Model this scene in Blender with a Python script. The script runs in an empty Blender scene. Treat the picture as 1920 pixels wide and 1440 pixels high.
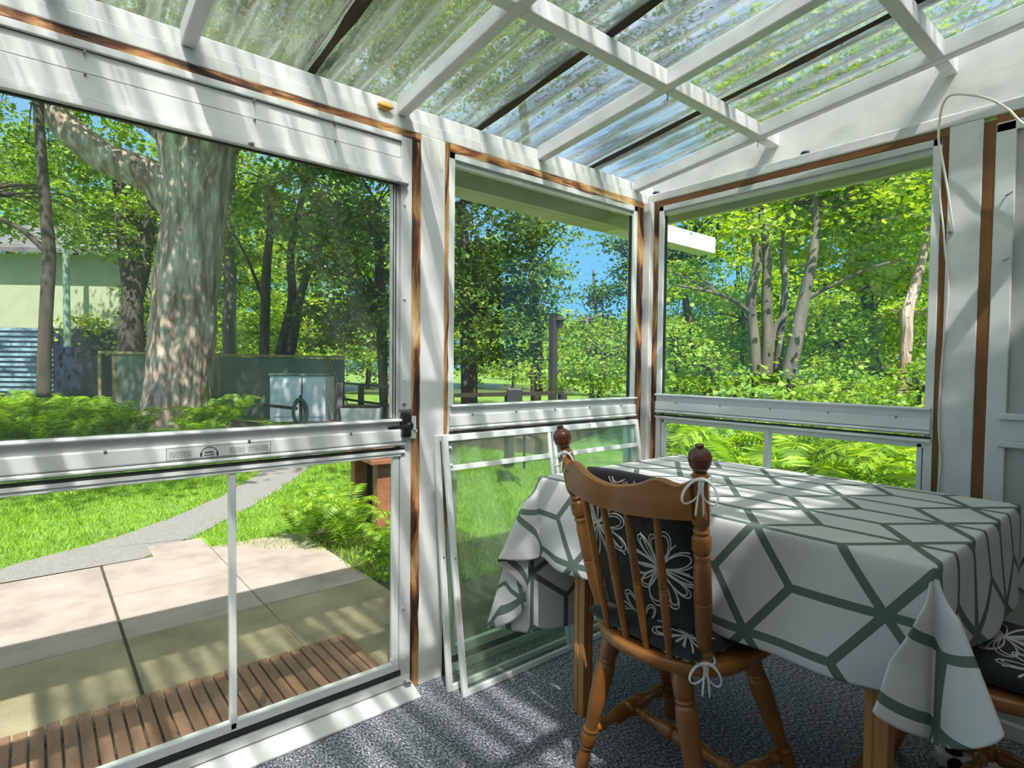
import bpy, math, random
import numpy as np
from math import sin, cos, pi, radians, sqrt, atan2
from mathutils import Vector, Matrix, noise
rnd = random.Random(7)
rng = np.random.default_rng(11)
scene = bpy.context.scene
C = scene.collection

# ------------------------------------------------------------------ camera
CX, CY, CZ = -2.3330, -1.7637, 1.1553
YAW, PITCH, ROLL, F = .69539, -.03246, .01043, 1072.6
def basis():
    f = Vector((sin(YAW)*cos(PITCH), cos(YAW)*cos(PITCH), sin(PITCH)))
    r = Vector((cos(YAW), -sin(YAW), 0)); u = r.cross(f)
    c, s = cos(ROLL), sin(ROLL)
    return c*r + s*u, -s*r + c*u, f
RR, UU, FF = basis()
CAM = Vector((CX, CY, CZ))
def at(px, py, d):
    "point of the garden seen at a pixel of the 1920x1440 survey photo, d metres away"
    return CAM + d*(FF + (px-960)/F*RR - (py-720)/F*UU)
cd = bpy.data.cameras.new('camera'); cam = bpy.data.objects.new('camera', cd); C.objects.link(cam)
cd.sensor_fit = 'HORIZONTAL'; cd.sensor_width = 36; cd.lens = 36*F/1920; cd.clip_start = .02; cd.clip_end = 400
m = Matrix((( RR.x, UU.x, -FF.x, CX), (RR.y, UU.y, -FF.y, CY), (RR.z, UU.z, -FF.z, CZ), (0,0,0,1)))
cam.matrix_world = m
scene.camera = cam

# ------------------------------------------------------------------ materials
def nt_new(name):
    m = bpy.data.materials.new(name); m.use_nodes = True
    nt = m.node_tree; nt.nodes.clear()
    out = nt.nodes.new('ShaderNodeOutputMaterial')
    return m, nt, out
def N(nt, t, **kw):
    n = nt.nodes.new(t)
    for k, v in kw.items():
        if k.startswith('i_'): n.inputs[k[2:].replace('_', ' ')].default_value = v
        else: setattr(n, k, v)
    return n
def rgba(c): return (c[0], c[1], c[2], 1)
def coords(nt, kind='Object', scale=(1,1,1), rot=(0,0,0)):
    tc = N(nt, 'ShaderNodeTexCoord'); mp = N(nt, 'ShaderNodeMapping')
    mp.inputs['Scale'].default_value = scale; mp.inputs['Rotation'].default_value = rot
    nt.links.new(tc.outputs[kind], mp.inputs['Vector']); return mp.outputs[0]
def ramp(nt, fac, stops):
    r = N(nt, 'ShaderNodeValToRGB'); e = r.color_ramp.elements
    e[0].position, e[0].color = stops[0][0], rgba(stops[0][1])
    e[1].position, e[1].color = stops[-1][0], rgba(stops[-1][1])
    for p, c in stops[1:-1]:
        x = e.new(p); x.color = rgba(c)
    nt.links.new(fac, r.inputs['Fac']); return r.outputs['Color']
def tex(nt, vec, scale, detail=4, rough=.55, kind='ShaderNodeTexNoise', dist=0):
    n = N(nt, kind); n.inputs['Scale'].default_value = scale
    if kind == 'ShaderNodeTexNoise':
        n.inputs['Detail'].default_value = detail; n.inputs['Roughness'].default_value = rough
        n.inputs['Distortion'].default_value = dist
    nt.links.new(vec, n.inputs['Vector']); return n
def mat(name, stops, scale=6, stretch=(1,1,1), rough=.5, metal=0, spec=.5, bump=0, bscale=60, bstretch=None, detail=4, coat=0, dist=0, kind='Object', sheen=0, bdist=.01):
    "principled surface whose colour runs through stops by a noise"
    m, nt, out = nt_new(name)
    b = N(nt, 'ShaderNodeBsdfPrincipled')
    b.inputs['Roughness'].default_value = rough; b.inputs['Metallic'].default_value = metal
    b.inputs['Specular IOR Level'].default_value = spec; b.inputs['Coat Weight'].default_value = coat
    b.inputs['Coat Roughness'].default_value = .15
    b.inputs['Sheen Weight'].default_value = sheen
    if len(stops) == 1: stops = [(.3, stops[0][1]), (.7, stops[0][1])]
    v = coords(nt, kind, stretch); t = tex(nt, v, scale, detail, dist=dist)
    nt.links.new(ramp(nt, t.outputs['Fac'], stops), b.inputs['Base Color'])
    if bump:
        v2 = coords(nt, kind, bstretch or stretch); t2 = tex(nt, v2, bscale, 3)
        bp = N(nt, 'ShaderNodeBump'); bp.inputs['Strength'].default_value = bump; bp.inputs['Distance'].default_value = bdist
        nt.links.new(t2.outputs['Fac'], bp.inputs['Height']); nt.links.new(bp.outputs[0], b.inputs['Normal'])
    nt.links.new(b.outputs[0], out.inputs[0]); return m
def two(c, v=.06): return [(.35, tuple(x*(1-v) for x in c)), (.65, tuple(min(1, x*(1+v)) for x in c))]

M = {}
M['paint'] = mat('white_paint', [(.3,(.62,.635,.63)), (.55,(.74,.75,.745)), (.75,(.80,.805,.80))], 7, rough=.42, bump=.10, bscale=22, spec=.5)
M['alu'] = mat('white_aluminium', [(.3,(.68,.70,.70)), (.7,(.77,.785,.785))], 3, rough=.3, spec=.5)
M['alu_dull'] = mat('chalky_aluminium', [(.3,(.52,.54,.54)), (.7,(.64,.66,.655))], 9, rough=.5)
M['gasket'] = mat('black_gasket', [(.3,(.012,.012,.013)),(.7,(.03,.03,.032))], 9, rough=.6)
M['steel'] = mat('steel', two((.35,.34,.33),.2), 30, rough=.35, metal=.9)
M['black'] = mat('black_metal', two((.012,.012,.013),.2), 30, rough=.3)
M['strip'] = mat('stripped_wood', [(.40,(.02,.008,.004)),(.48,(.13,.04,.013)),(.54,(.36,.17,.055)),(.62,(.50,.30,.13)),(.72,(.66,.53,.36))], 16, (1,1,.16), .6, bump=.6, bscale=30, dist=1.2)
M['strip_h'] = mat('stripped_wood_level', [(.40,(.02,.008,.004)),(.48,(.15,.04,.015)),(.54,(.40,.19,.06)),(.62,(.56,.34,.15)),(.72,(.70,.58,.40))], 16, (.16,1,1), .6, bump=.6, bscale=30, dist=1.2)
M['stain'] = mat('stained_wood', [(.3,(.11,.042,.010)),(.55,(.20,.082,.018)),(.75,(.27,.12,.03))], 10, (1,1,.12), .45, bump=.2, bscale=40)
M['stain_h'] = mat('stained_wood_level', [(.3,(.11,.042,.010)),(.55,(.20,.082,.018)),(.75,(.27,.12,.03))], 10, (.5,.12,1), .45, bump=.2, bscale=40)
M['maple'] = mat('varnished_maple', [(.25,(.17,.062,.013)),(.5,(.29,.112,.024)),(.75,(.41,.17,.040))], 14, (1,1,.13), .3, spec=.5, coat=.35, bump=.06, bscale=60)
M['maple_h'] = mat('varnished_maple_level', [(.25,(.20,.072,.015)),(.5,(.33,.128,.028)),(.75,(.45,.19,.046))], 14, (.8,.13,1), .3, spec=.5, coat=.35, bump=.06, bscale=60)
M['knob'] = mat('dark_varnish', [(.3,(.07,.020,.007)),(.7,(.13,.036,.012))], 20, rough=.22, coat=.5)
M['tableleg'] = mat('oak_leg', [(.25,(.33,.14,.04)),(.5,(.44,.20,.06)),(.75,(.52,.26,.09))], 16, (1,1,.1), .38, bump=.06, coat=.2)
M['ribbon'] = mat('white_cotton_tape', two((.78,.77,.74),.03), 40, rough=.8)
M['fabric'] = mat('black_cotton', [(.3,(.010,.012,.016)),(.7,(.020,.023,.029))], 12, rough=.85, bump=.15, bscale=400, sheen=.2)
M['print'] = mat('white_print', two((.70,.69,.65),.05), 40, rough=.8)
M['cord'] = mat('white_cord', two((.72,.71,.66),.04), 30, rough=.45)
M['cream'] = mat('cream_plastic', two((.62,.58,.46),.05), 10, rough=.4)
M['yellowplug'] = mat('yellow_plastic', two((.65,.42,.06),.05), 10, rough=.4)
M['amber'] = mat('amber_knot', [(.3,(.45,.20,.03)),(.6,(.75,.42,.07)),(.8,(.25,.07,.02))], 40, rough=.4)
M['navy'] = mat('navy_plastic', two((.02,.022,.10),.2), 10, rough=.35)
M['ink'] = mat('black_ink', two((.03,.03,.035),.1), 10, rough=.6)
M['sticker'] = mat('grey_sticker', two((.66,.68,.68),.03), 10, rough=.4)
M['panel3'] = mat('milky_panel', [(.3,(.40,.42,.40)),(.7,(.50,.52,.50))], 2.2, rough=.35)
M['gutter'] = mat('olive_white_gutter', [(.3,(.40,.43,.30)),(.7,(.55,.57,.44))], 3, rough=.4)
M['gutter_w'] = mat('white_gutter', two((.74,.74,.80),.03), 3, rough=.35)
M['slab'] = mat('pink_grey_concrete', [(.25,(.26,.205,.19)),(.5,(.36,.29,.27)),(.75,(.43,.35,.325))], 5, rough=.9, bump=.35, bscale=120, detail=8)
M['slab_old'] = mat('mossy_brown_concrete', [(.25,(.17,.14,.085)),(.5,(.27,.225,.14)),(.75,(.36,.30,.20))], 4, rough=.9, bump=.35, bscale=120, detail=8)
M['joint'] = mat('mossy_joint', [(.3,(.03,.03,.018)),(.7,(.09,.08,.045))], 30, rough=.95)
M['asphalt'] = mat('grey_asphalt', [(.3,(.19,.18,.18)),(.7,(.29,.27,.27))], 60, rough=.95, bump=.4, bscale=150, detail=8)
M['slat'] = mat('weathered_slats', [(.25,(.13,.075,.045)),(.5,(.24,.125,.075)),(.75,(.33,.18,.12))], 9, (1,.3,1), .85, bump=.4, bscale=80)
M['lawn'] = mat('lawn_ground', [(.25,(.07,.13,.02)),(.5,(.14,.26,.035)),(.75,(.22,.36,.05))], 3, rough=.95, bump=.8, bscale=60, detail=8)
M['soil'] = mat('dark_soil', two((.05,.035,.025),.3), 12, rough=.95, bump=.8, bscale=20)
M['water'] = mat('pond_water', two((.10,.13,.035),.1), 3, rough=.45, spec=.2, bump=.05, bscale=3)
M['redwood'] = mat('redwood', [(.3,(.22,.075,.035)),(.7,(.42,.17,.09))], 8, (.3,1,1), .6, bump=.2)
M['darkwood'] = mat('dark_railing', two((.035,.027,.02),.2), 12, rough=.8)
M['deckwood'] = mat('deck_boards', [(.3,(.11,.07,.055)),(.7,(.20,.13,.10))], 9, (.3,1,1), .85)
M['palewood'] = mat('pale_lath', two((.38,.27,.15),.2), 12, rough=.8)
M['mesh'] = mat('green_screening', [(.3,(.12,.15,.12)),(.7,(.20,.235,.195))], 1.5, rough=.8)
M['whitebox'] = mat('grey_white_enamel', two((.62,.63,.66),.04), 3, rough=.4)
M['whitewash'] = mat('white_boards', two((.66,.62,.60),.06), 9, rough=.6)
M['hose'] = mat('green_hose', two((.03,.05,.04),.2), 12, rough=.4)
M['siding'] = mat('yellow_green_siding', two((.40,.42,.27),.06), 3, rough=.7)
M['bluewall'] = mat('dark_blue_boards', [(.3,(.012,.018,.035)),(.7,(.03,.045,.08))], 2, rough=.35)
M['slatsky'] = mat('sky_tinted_slats', [(.35,(.03,.05,.09)),(.6,(.30,.42,.55))], 3, (.6,.6,1), .3)  # pale blue patches stand in for reflected sky
M['roofgrey'] = mat('grey_shingle', [(.3,(.08,.075,.08)),(.7,(.18,.17,.18))], 3, rough=.9, bump=.3)
M['post_green'] = mat('verdigris_pole', two((.25,.34,.28),.1), 6, rough=.6)
M['bark'] = mat('grey_bark', [(.28,(.14,.085,.065)),(.46,(.42,.29,.235)),(.66,(.74,.60,.53))], 7, (1,1,.16), .95, bump=1, bscale=11, bstretch=(1,1,.16), detail=8, bdist=.09)
M['bark_dark'] = mat('dark_bark', [(.3,(.045,.035,.028)),(.7,(.12,.10,.08))], 6, (1,1,.2), .95, bump=.8, bscale=12)
M['bark_pale'] = mat('pale_bark', [(.3,(.08,.07,.06)),(.7,(.22,.195,.165))], 6, (1,1,.2), .95, bump=.8, bscale=12)
M['housewall'] = mat('cream_siding', two((.62,.60,.55),.03), 3, rough=.7)

def carpet():
    m, nt, out = nt_new('flecked_carpet')
    b = N(nt, 'ShaderNodeBsdfPrincipled'); b.inputs['Roughness'].default_value = .95; b.inputs['Specular IOR Level'].default_value = .15
    v = coords(nt, 'Object', (1,1,1), (0,0,.6))
    n1 = tex(nt, coords(nt, 'Object', (1,.5,1), (0,0,.6)), 190, 2, .7)
    c = ramp(nt, n1.outputs['Fac'], [(.32,(.015,.018,.026)),(.42,(.08,.09,.115)),(.50,(.19,.205,.24)),(.58,(.35,.365,.39)),(.68,(.78,.78,.78))])
    n2 = tex(nt, v, 2.2, 3); c2 = ramp(nt, n2.outputs['Fac'], [(.3,(.72,.74,.80)),(.7,(1,1,1))])
    mx = N(nt, 'ShaderNodeMixRGB', blend_type='MULTIPLY'); mx.inputs[0].default_value = 1
    nt.links.new(c, mx.inputs[1]); nt.links.new(c2, mx.inputs[2]); nt.links.new(mx.outputs[0], b.inputs['Base Color'])
    bp = N(nt, 'ShaderNodeBump'); bp.inputs['Strength'].default_value = .5; bp.inputs['Distance'].default_value = .004
    nt.links.new(n1.outputs['Fac'], bp.inputs['Height']); nt.links.new(bp.outputs[0], b.inputs['Normal'])
    nt.links.new(b.outputs[0], out.inputs[0]); return m
M['carpet'] = carpet()

def leafmat(name, dark, mid, lite, transl=.45):
    m, nt, out = nt_new(name)
    g = N(nt, 'ShaderNodeNewGeometry')
    c = ramp(nt, g.outputs['Random Per Island'], [(0,dark),(.5,mid),(1,lite)])
    d = N(nt, 'ShaderNodeBsdfDiffuse'); t = N(nt, 'ShaderNodeBsdfTranslucent'); gl = N(nt, 'ShaderNodeBsdfGlossy')
    gl.inputs['Roughness'].default_value = .55; gl.inputs['Color'].default_value = (.6,.75,.5,1)
    nt.links.new(c, d.inputs['Color'])
    hs = N(nt, 'ShaderNodeHueSaturation'); hs.inputs['Hue'].default_value = .485; hs.inputs['Saturation'].default_value = 1.1; hs.inputs['Value'].default_value = 1.5
    nt.links.new(c, hs.inputs['Color']); nt.links.new(hs.outputs[0], t.inputs['Color'])
    mx = N(nt, 'ShaderNodeMixShader'); mx.inputs[0].default_value = transl
    nt.links.new(d.outputs[0], mx.inputs[1]); nt.links.new(t.outputs[0], mx.inputs[2])
    mg = N(nt, 'ShaderNodeMixShader'); mg.inputs[0].default_value = .05
    nt.links.new(mx.outputs[0], mg.inputs[1]); nt.links.new(gl.outputs[0], mg.inputs[2])
    nt.links.new(mg.outputs[0], out.inputs[0]); return m
M['leaf'] = leafmat('maple_leaves', (.08,.16,.022), (.17,.31,.035), (.33,.49,.06))
M['leaf_y'] = leafmat('yellow_green_maple_leaves', (.14,.26,.025), (.28,.44,.04), (.48,.58,.08), .5)  # leaves of a yellower green than the plain maple
M['leaf_d'] = leafmat('deep_green_leaves', (.04,.09,.018), (.10,.19,.03), (.22,.34,.06), .42)
M['leaf_s'] = leafmat('shrub_leaves', (.10,.19,.025), (.22,.38,.045), (.44,.58,.10))
M['fern'] = leafmat('fern_fronds', (.06,.15,.015), (.19,.36,.03), (.44,.62,.07), .5)
M['grass'] = leafmat('grass_blades', (.14,.28,.02), (.26,.44,.035), (.42,.58,.06), .45)

def glass(name, tint, haze, gloss_rough=0.0, dust=(.6,.65,.6), gl=1.0):
    "thin pane: clear transmission, fresnel reflection and a little dust"
    m, nt, out = nt_new(name)
    t = N(nt, 'ShaderNodeBsdfTransparent'); t.inputs[0].default_value = rgba(tint)
    g = N(nt, 'ShaderNodeBsdfGlossy'); g.inputs['Roughness'].default_value = gloss_rough; g.inputs['Color'].default_value = (gl,gl,gl,1)
    d = N(nt, 'ShaderNodeBsdfDiffuse'); d.inputs[0].default_value = rgba(dust)
    lw = N(nt, 'ShaderNodeLayerWeight'); lw.inputs[0].default_value = .5
    pw = N(nt, 'ShaderNodeMath', operation='POWER'); pw.inputs[1].default_value = 5; nt.links.new(lw.outputs['Facing'], pw.inputs[0])
    fr = N(nt, 'ShaderNodeMath', operation='MULTIPLY_ADD'); fr.inputs[1].default_value = .9; fr.inputs[2].default_value = .018; nt.links.new(pw.outputs[0], fr.inputs[0])
    a = N(nt, 'ShaderNodeMixShader'); b = N(nt, 'ShaderNodeMixShader')
    nt.links.new(fr.outputs[0], a.inputs[0]); nt.links.new(t.outputs[0], a.inputs[1]); nt.links.new(g.outputs[0], a.inputs[2])
    n = tex(nt, coords(nt), 2.5, 5); mr = N(nt, 'ShaderNodeMapRange')
    mr.inputs['From Min'].default_value = .3; mr.inputs['From Max'].default_value = .75; mr.inputs['To Max'].default_value = haze
    mr.inputs['To Min'].default_value = haze*.25
    nt.links.new(n.outputs['Fac'], mr.inputs['Value']); nt.links.new(mr.outputs[0], b.inputs[0])
    nt.links.new(a.outputs[0], b.inputs[1]); nt.links.new(d.outputs[0], b.inputs[2]); nt.links.new(b.outputs[0], out.inputs[0]); return m
M['glass'] = glass('door_glass', (.97,.99,.97), .045)
M['glass_clear'] = glass('clear_glass', (.98,1,.98), .012)
M['glass_dusty'] = glass('dusty_storm_glass', (.93,.97,.93), .14, dust=(.42,.48,.40))

def sheetmat():
    m, nt, out = nt_new('weathered_corrugated_plastic')
    v = coords(nt, 'Object', (1,.22,1))
    dirt = tex(nt, v, 9, 6, .6); blot = tex(nt, coords(nt, 'Object', (1,.4,1)), 14, 4, .6, dist=.8)
    streak = tex(nt, coords(nt, 'Object', (1,.02,1)), 70, 3, .7)
    # stripes of light the ribs would focus, put into the tint as darker troughs
    tc = N(nt, 'ShaderNodeTexCoord'); sx = N(nt, 'ShaderNodeSeparateXYZ'); nt.links.new(tc.outputs['Object'], sx.inputs[0])
    a1 = N(nt, 'ShaderNodeMath', operation='MULTIPLY_ADD'); a1.inputs[1].default_value = 2*pi/PITCH; a1.inputs[2].default_value = -1.5*2*pi/PITCH; nt.links.new(sx.outputs['X'], a1.inputs[0])
    a2 = N(nt, 'ShaderNodeMath', operation='SINE'); nt.links.new(a1.outputs[0], a2.inputs[0])
    a3 = N(nt, 'ShaderNodeMath', operation='MULTIPLY_ADD'); a3.inputs[1].default_value = .13; nt.links.new(a2.outputs[0], a3.inputs[0])
    a4 = N(nt, 'ShaderNodeMath', operation='MULTIPLY_ADD'); a4.inputs[1].default_value = .55; nt.links.new(streak.outputs['Fac'], a4.inputs[0])
    nt.links.new(dirt.outputs['Fac'], a4.inputs[2]); a5 = N(nt, 'ShaderNodeMath', operation='SUBTRACT'); a5.inputs[1].default_value = .275; nt.links.new(a4.outputs[0], a5.inputs[0])
    nt.links.new(a5.outputs[0], a3.inputs[2])
    t = N(nt, 'ShaderNodeBsdfTransparent')
    nt.links.new(ramp(nt, a3.outputs[0], [(.34,(.11,.115,.11)),(.47,(.40,.42,.42)),(.57,(.80,.83,.83)),(.7,(.95,.96,.97))]), t.inputs[0])
    rf = N(nt, 'ShaderNodeBsdfRefraction'); rf.inputs['IOR'].default_value = 1.25; rf.inputs['Roughness'].default_value = .03; rf.inputs['Color'].default_value = (.80,.86,.82,1)
    gl = N(nt, 'ShaderNodeBsdfGlossy'); gl.inputs['Roughness'].default_value = .08; gl.inputs['Color'].default_value = (.9,.93,.93,1)
    tr = N(nt, 'ShaderNodeBsdfTranslucent'); tr.inputs[0].default_value = (.60,.60,.54,1)
    bp = N(nt, 'ShaderNodeBump'); bp.inputs['Strength'].default_value = .6; bp.inputs['Distance'].default_value = .012
    nt.links.new(blot.outputs['Fac'], bp.inputs['Height'])
    for x in (rf, gl): nt.links.new(bp.outputs[0], x.inputs['Normal'])
    lw = N(nt, 'ShaderNodeLayerWeight'); lw.inputs[0].default_value = .22
    nt.links.new(bp.outputs[0], lw.inputs['Normal'])
    a = N(nt, 'ShaderNodeMixShader'); a.inputs[0].default_value = .36
    b = N(nt, 'ShaderNodeMixShader'); c = N(nt, 'ShaderNodeMixShader'); c.inputs[0].default_value = .055
    nt.links.new(t.outputs[0], a.inputs[1]); nt.links.new(rf.outputs[0], a.inputs[2])
    nt.links.new(lw.outputs['Facing'], b.inputs[0]); nt.links.new(a.outputs[0], b.inputs[1]); nt.links.new(gl.outputs[0], b.inputs[2])
    nt.links.new(b.outputs[0], c.inputs[1]); nt.links.new(tr.outputs[0], c.inputs[2]); nt.links.new(c.outputs[0], out.inputs[0]); return m
PITCH = .098
M['sheet'] = sheetmat()
M['grime'] = mat('lap_grime', [(.3,(.015,.010,.006)),(.6,(.06,.035,.015)),(.75,(.22,.12,.04))], 10, (1,.3,1), .8)
M['debris'] = mat('leaf_litter', two((.04,.025,.012),.3), 30, rough=.9)

def clothmat():
    "white cloth printed with grey-green lines in a tumbling block lattice"
    m, nt, out = nt_new('printed_tablecloth')
    W = .0096
    uv = N(nt, 'ShaderNodeUVMap'); uv.uv_map = 'cloth'
    def vm(op, a, b=None):
        n = N(nt, 'ShaderNodeVectorMath', operation=op)
        for i, x in enumerate((a, b)):
            if x is None: continue
            if isinstance(x, tuple): n.inputs[i].default_value = x
            else: nt.links.new(x, n.inputs[i])
        return n
    def ma(op, a, b=None):
        n = N(nt, 'ShaderNodeMath', operation=op)
        for i, x in enumerate((a, b)):
            if x is None: continue
            if isinstance(x, (int, float)): n.inputs[i].default_value = x
            else: nt.links.new(x, n.inputs[i])
        return n.outputs[0]
    r = (.255, .561, 1); h = (r[0]/2, r[1]/2, 0)
    p = vm('SUBTRACT', uv.outputs[0], (-1.003, -1.095, 0)).outputs[0]
    def cell(q):
        d = vm('DIVIDE', q, r).outputs[0]
        d = vm('ADD', d, (.5,.5,0)).outputs[0]
        fr = vm('FRACTION', d).outputs[0]; fr = vm('SUBTRACT', fr, (.5,.5,0)).outputs[0]
        return vm('MULTIPLY', fr, (r[0], r[1], 0)).outputs[0]
    a = cell(vm('ADD', p, (20*r[0], 20*r[1], 0)).outputs[0]); b = cell(vm('ADD', p, (20*r[0]+h[0], 20*r[1]+h[1], 0)).outputs[0])
    la = vm('LENGTH', vm('MULTIPLY', a, (1,.786,0)).outputs[0]).outputs['Value']; lb = vm('LENGTH', vm('MULTIPLY', b, (1,.786,0)).outputs[0]).outputs['Value']
    sel = ma('GREATER_THAN', la, lb)
    mx = N(nt, 'ShaderNodeMix', data_type='VECTOR'); nt.links.new(sel, mx.inputs[0]); nt.links.new(a, mx.inputs[4]); nt.links.new(b, mx.inputs[5])
    g = mx.outputs[1]
    ds = []
    for nrm in ((1,0,0), (.591,-.806,0), (.591,.806,0)):
        ds.append(ma('ABSOLUTE', vm('DOT_PRODUCT', g, nrm).outputs['Value']))
    dmin = ma('MINIMUM', ma('MINIMUM', ds[0], ds[1]), ds[2])
    line = ma('LESS_THAN', dmin, W)
    wv = tex(nt, coords(nt, 'UV', (1,1,1)), 5, 3)
    white = ramp(nt, wv.outputs['Fac'], [(.3,(.67,.67,.69)),(.7,(.75,.75,.765))])
    mc = N(nt, 'ShaderNodeMixRGB'); nt.links.new(line, mc.inputs[0]); nt.links.new(white, mc.inputs[1]); mc.inputs[2].default_value = (.13,.18,.155,1)
    d = N(nt, 'ShaderNodeBsdfPrincipled'); d.inputs['Roughness'].default_value = .6; d.inputs['Specular IOR Level'].default_value = .35
    t = N(nt, 'ShaderNodeBsdfTranslucent'); ms = N(nt, 'ShaderNodeMixShader'); ms.inputs[0].default_value = .10
    nt.links.new(mc.outputs[0], d.inputs['Base Color']); nt.links.new(mc.outputs[0], t.inputs[0])
    nt.links.new(d.outputs[0], ms.inputs[1]); nt.links.new(t.outputs[0], ms.inputs[2]); nt.links.new(ms.outputs[0], out.inputs[0]); return m
M['cloth'] = clothmat()

# ------------------------------------------------------------------ mesh helpers
class MB:
    def __init__(s): s.v = []; s.f = []
    def add(s, vs, fs):
        k = len(s.v); s.v += [tuple(p) for p in vs]; s.f += [tuple(i+k for i in f) for f in fs]; return s
    def box(s, x0, x1, y0, y1, z0, z1):
        return s.hexa([(x0,y0,z0),(x1,y0,z0),(x1,y1,z0),(x0,y1,z0),(x0,y0,z1),(x1,y0,z1),(x1,y1,z1),(x0,y1,z1)])
    def hexa(s, p): return s.add(p, [(3,2,1,0),(4,5,6,7),(0,1,5,4),(1,2,6,5),(2,3,7,6),(3,0,4,7)])
    def bar(s, a, b, w, h, up=(0,0,1)):
        a, b = Vector(a), Vector(b); d = (b-a).normalized(); u = Vector(up); x = d.cross(u)
        if x.length < 1e-4: x = d.cross(Vector((1,0,0)))
        x.normalize(); u = x.cross(d).normalized(); x *= w/2; u *= h/2
        return s.hexa([a-x-u, a+x-u, b+x-u, b-x-u, a-x+u, a+x+u, b+x+u, b-x+u])
    def prism(s, prof, a, b, n0):
        "extrude profile: list of points at a, same at b (functions)"
        k = len(prof); va = [a(p) for p in prof]; vb = [b(p) for p in prof]
        fs = [(i, (i+1) % k, k+(i+1) % k, k+i) for i in range(k)] + [tuple(range(k-1,-1,-1)), tuple(range(k, 2*k))]
        return s.add(va+vb, fs)
    def tube(s, pts, rad, n=8, closed=False, flat=None):
        pts = [Vector(p) for p in pts]; m = len(pts)
        rad = [float(q) for q in rad] if hasattr(rad, '__len__') else [rad]*m
        vs = []; u = None
        for i, p in enumerate(pts):
            if closed: d = pts[(i+1) % m]-pts[i-1]
            else: d = pts[min(i+1, m-1)]-pts[max(i-1, 0)]
            d.normalize()
            if u is None:
                u = d.orthogonal().normalized()
            else:
                u = (u-d*u.dot(d)); u = u.normalized() if u.length > 1e-6 else d.orthogonal().normalized()
            w = d.cross(u)
            for k in range(n):
                a = 2*pi*k/n
                vs.append(p+rad[i]*(cos(a)*u+sin(a)*w*(flat or 1)))
        fs = []
        for i in range(m if closed else m-1):
            j = (i+1) % m
            for k in range(n):
                fs.append((i*n+k, i*n+(k+1) % n, j*n+(k+1) % n, j*n+k))
        if not closed: fs += [tuple(range(n-1,-1,-1)), tuple((m-1)*n+k for k in range(n))]
        return s.add(vs, fs)
    def lathe(s, a, b, prof, n=20):
        "prof: (t, r) along a->b"
        a, b = Vector(a), Vector(b); d = b-a; L = d.length; d.normalize(); u = d.orthogonal().normalized(); w = d.cross(u)
        vs = []; k = len(prof)
        for t, r in prof:
            for i in range(n):
                an = 2*pi*i/n; vs.append(a+d*(t*L)+r*(cos(an)*u+sin(an)*w))
        fs = [(i*n+j, i*n+(j+1) % n, (i+1)*n+(j+1) % n, (i+1)*n+j) for i in range(k-1) for j in range(n)]
        fs += [tuple(range(n-1,-1,-1)), tuple((k-1)*n+j for j in range(n))]
        return s.add(vs, fs)
    def build(s, name, material, parent=None, bevel=0, smooth=False, world=True, auto=None):
        me = bpy.data.meshes.new(name); me.from_pydata(s.v, [], s.f); me.update()
        o = bpy.data.objects.new(name, me); C.objects.link(o)
        if material: me.materials.append(material)
        if parent:
            o.parent = parent
            if world:
                off = Vector((0,0,0)); q = parent
                while q: off += q.location; q = q.parent
                me.transform(Matrix.Translation(-off))
        if smooth:
            for p in me.polygons: p.use_smooth = True
        if auto is not None:
            for p in me.polygons: p.use_smooth = True
            md = o.modifiers.new('split', 'EDGE_SPLIT'); md.split_angle = radians(auto)
        if bevel:
            b = o.modifiers.new('bevel', 'BEVEL'); b.width = bevel; b.segments = 2; b.limit_method = 'ANGLE'; b.angle_limit = radians(40)
        return o
def box(x0,x1,y0,y1,z0,z1): return MB().box(x0,x1,y0,y1,z0,z1)
def tag(o, label, cat=None, group=None, kind=None):
    o['label'] = label
    if cat: o['category'] = cat
    if group: o['group'] = group
    if kind: o['kind'] = kind
    return o
def thing(name, label, cat, loc=(0,0,0), rz=0, group=None, kind=None):
    o = bpy.data.objects.new(name, None); C.objects.link(o); o.location = loc; o.rotation_euler.z = rz
    o.empty_display_size = .1
    return tag(o, label, cat, group, kind)
def copy_tree(o, parent=None):
    c = o.copy(); C.objects.link(c)
    if parent: c.parent = parent
    for ch in list(o.children): copy_tree(ch, c)
    return c
def fastmesh(name, V, quads, material, parent=None, off=(0,0,0), smooth=False):
    "V (n,3) float array, quads (m,4) or (m,3) int array"
    me = bpy.data.meshes.new(name); n, k = quads.shape
    V = V - np.array(off)[None, :]
    me.vertices.add(len(V)); me.vertices.foreach_set('co', V.astype(np.float32).ravel())
    me.loops.add(n*k); me.loops.foreach_set('vertex_index', quads.astype(np.int32).ravel())
    me.polygons.add(n); me.polygons.foreach_set('loop_start', np.arange(0, n*k, k, dtype=np.int32))
    me.polygons.foreach_set('loop_total', np.full(n, k, dtype=np.int32))
    me.update(calc_edges=True)
    if smooth: me.polygons.foreach_set('use_smooth', np.ones(n, dtype=bool))
    me.materials.append(material)
    o = bpy.data.objects.new(name, me); C.objects.link(o)
    if parent: o.parent = parent
    return o

# ================================================================== PORCH SHELL
Z_BEAM0, Z_BEAM1, Z_BEAM2 = 1.958, 2.0, 2.045
SL = .12                                         # roof rises towards the house
XL = -3.7; YB = -3.3
tag(box(XL, .06, YB, .05, -.06, 0).build('floor', M['carpet']), 'grey and blue flecked indoor outdoor carpet covering the porch floor', 'floor', kind='structure')

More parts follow.
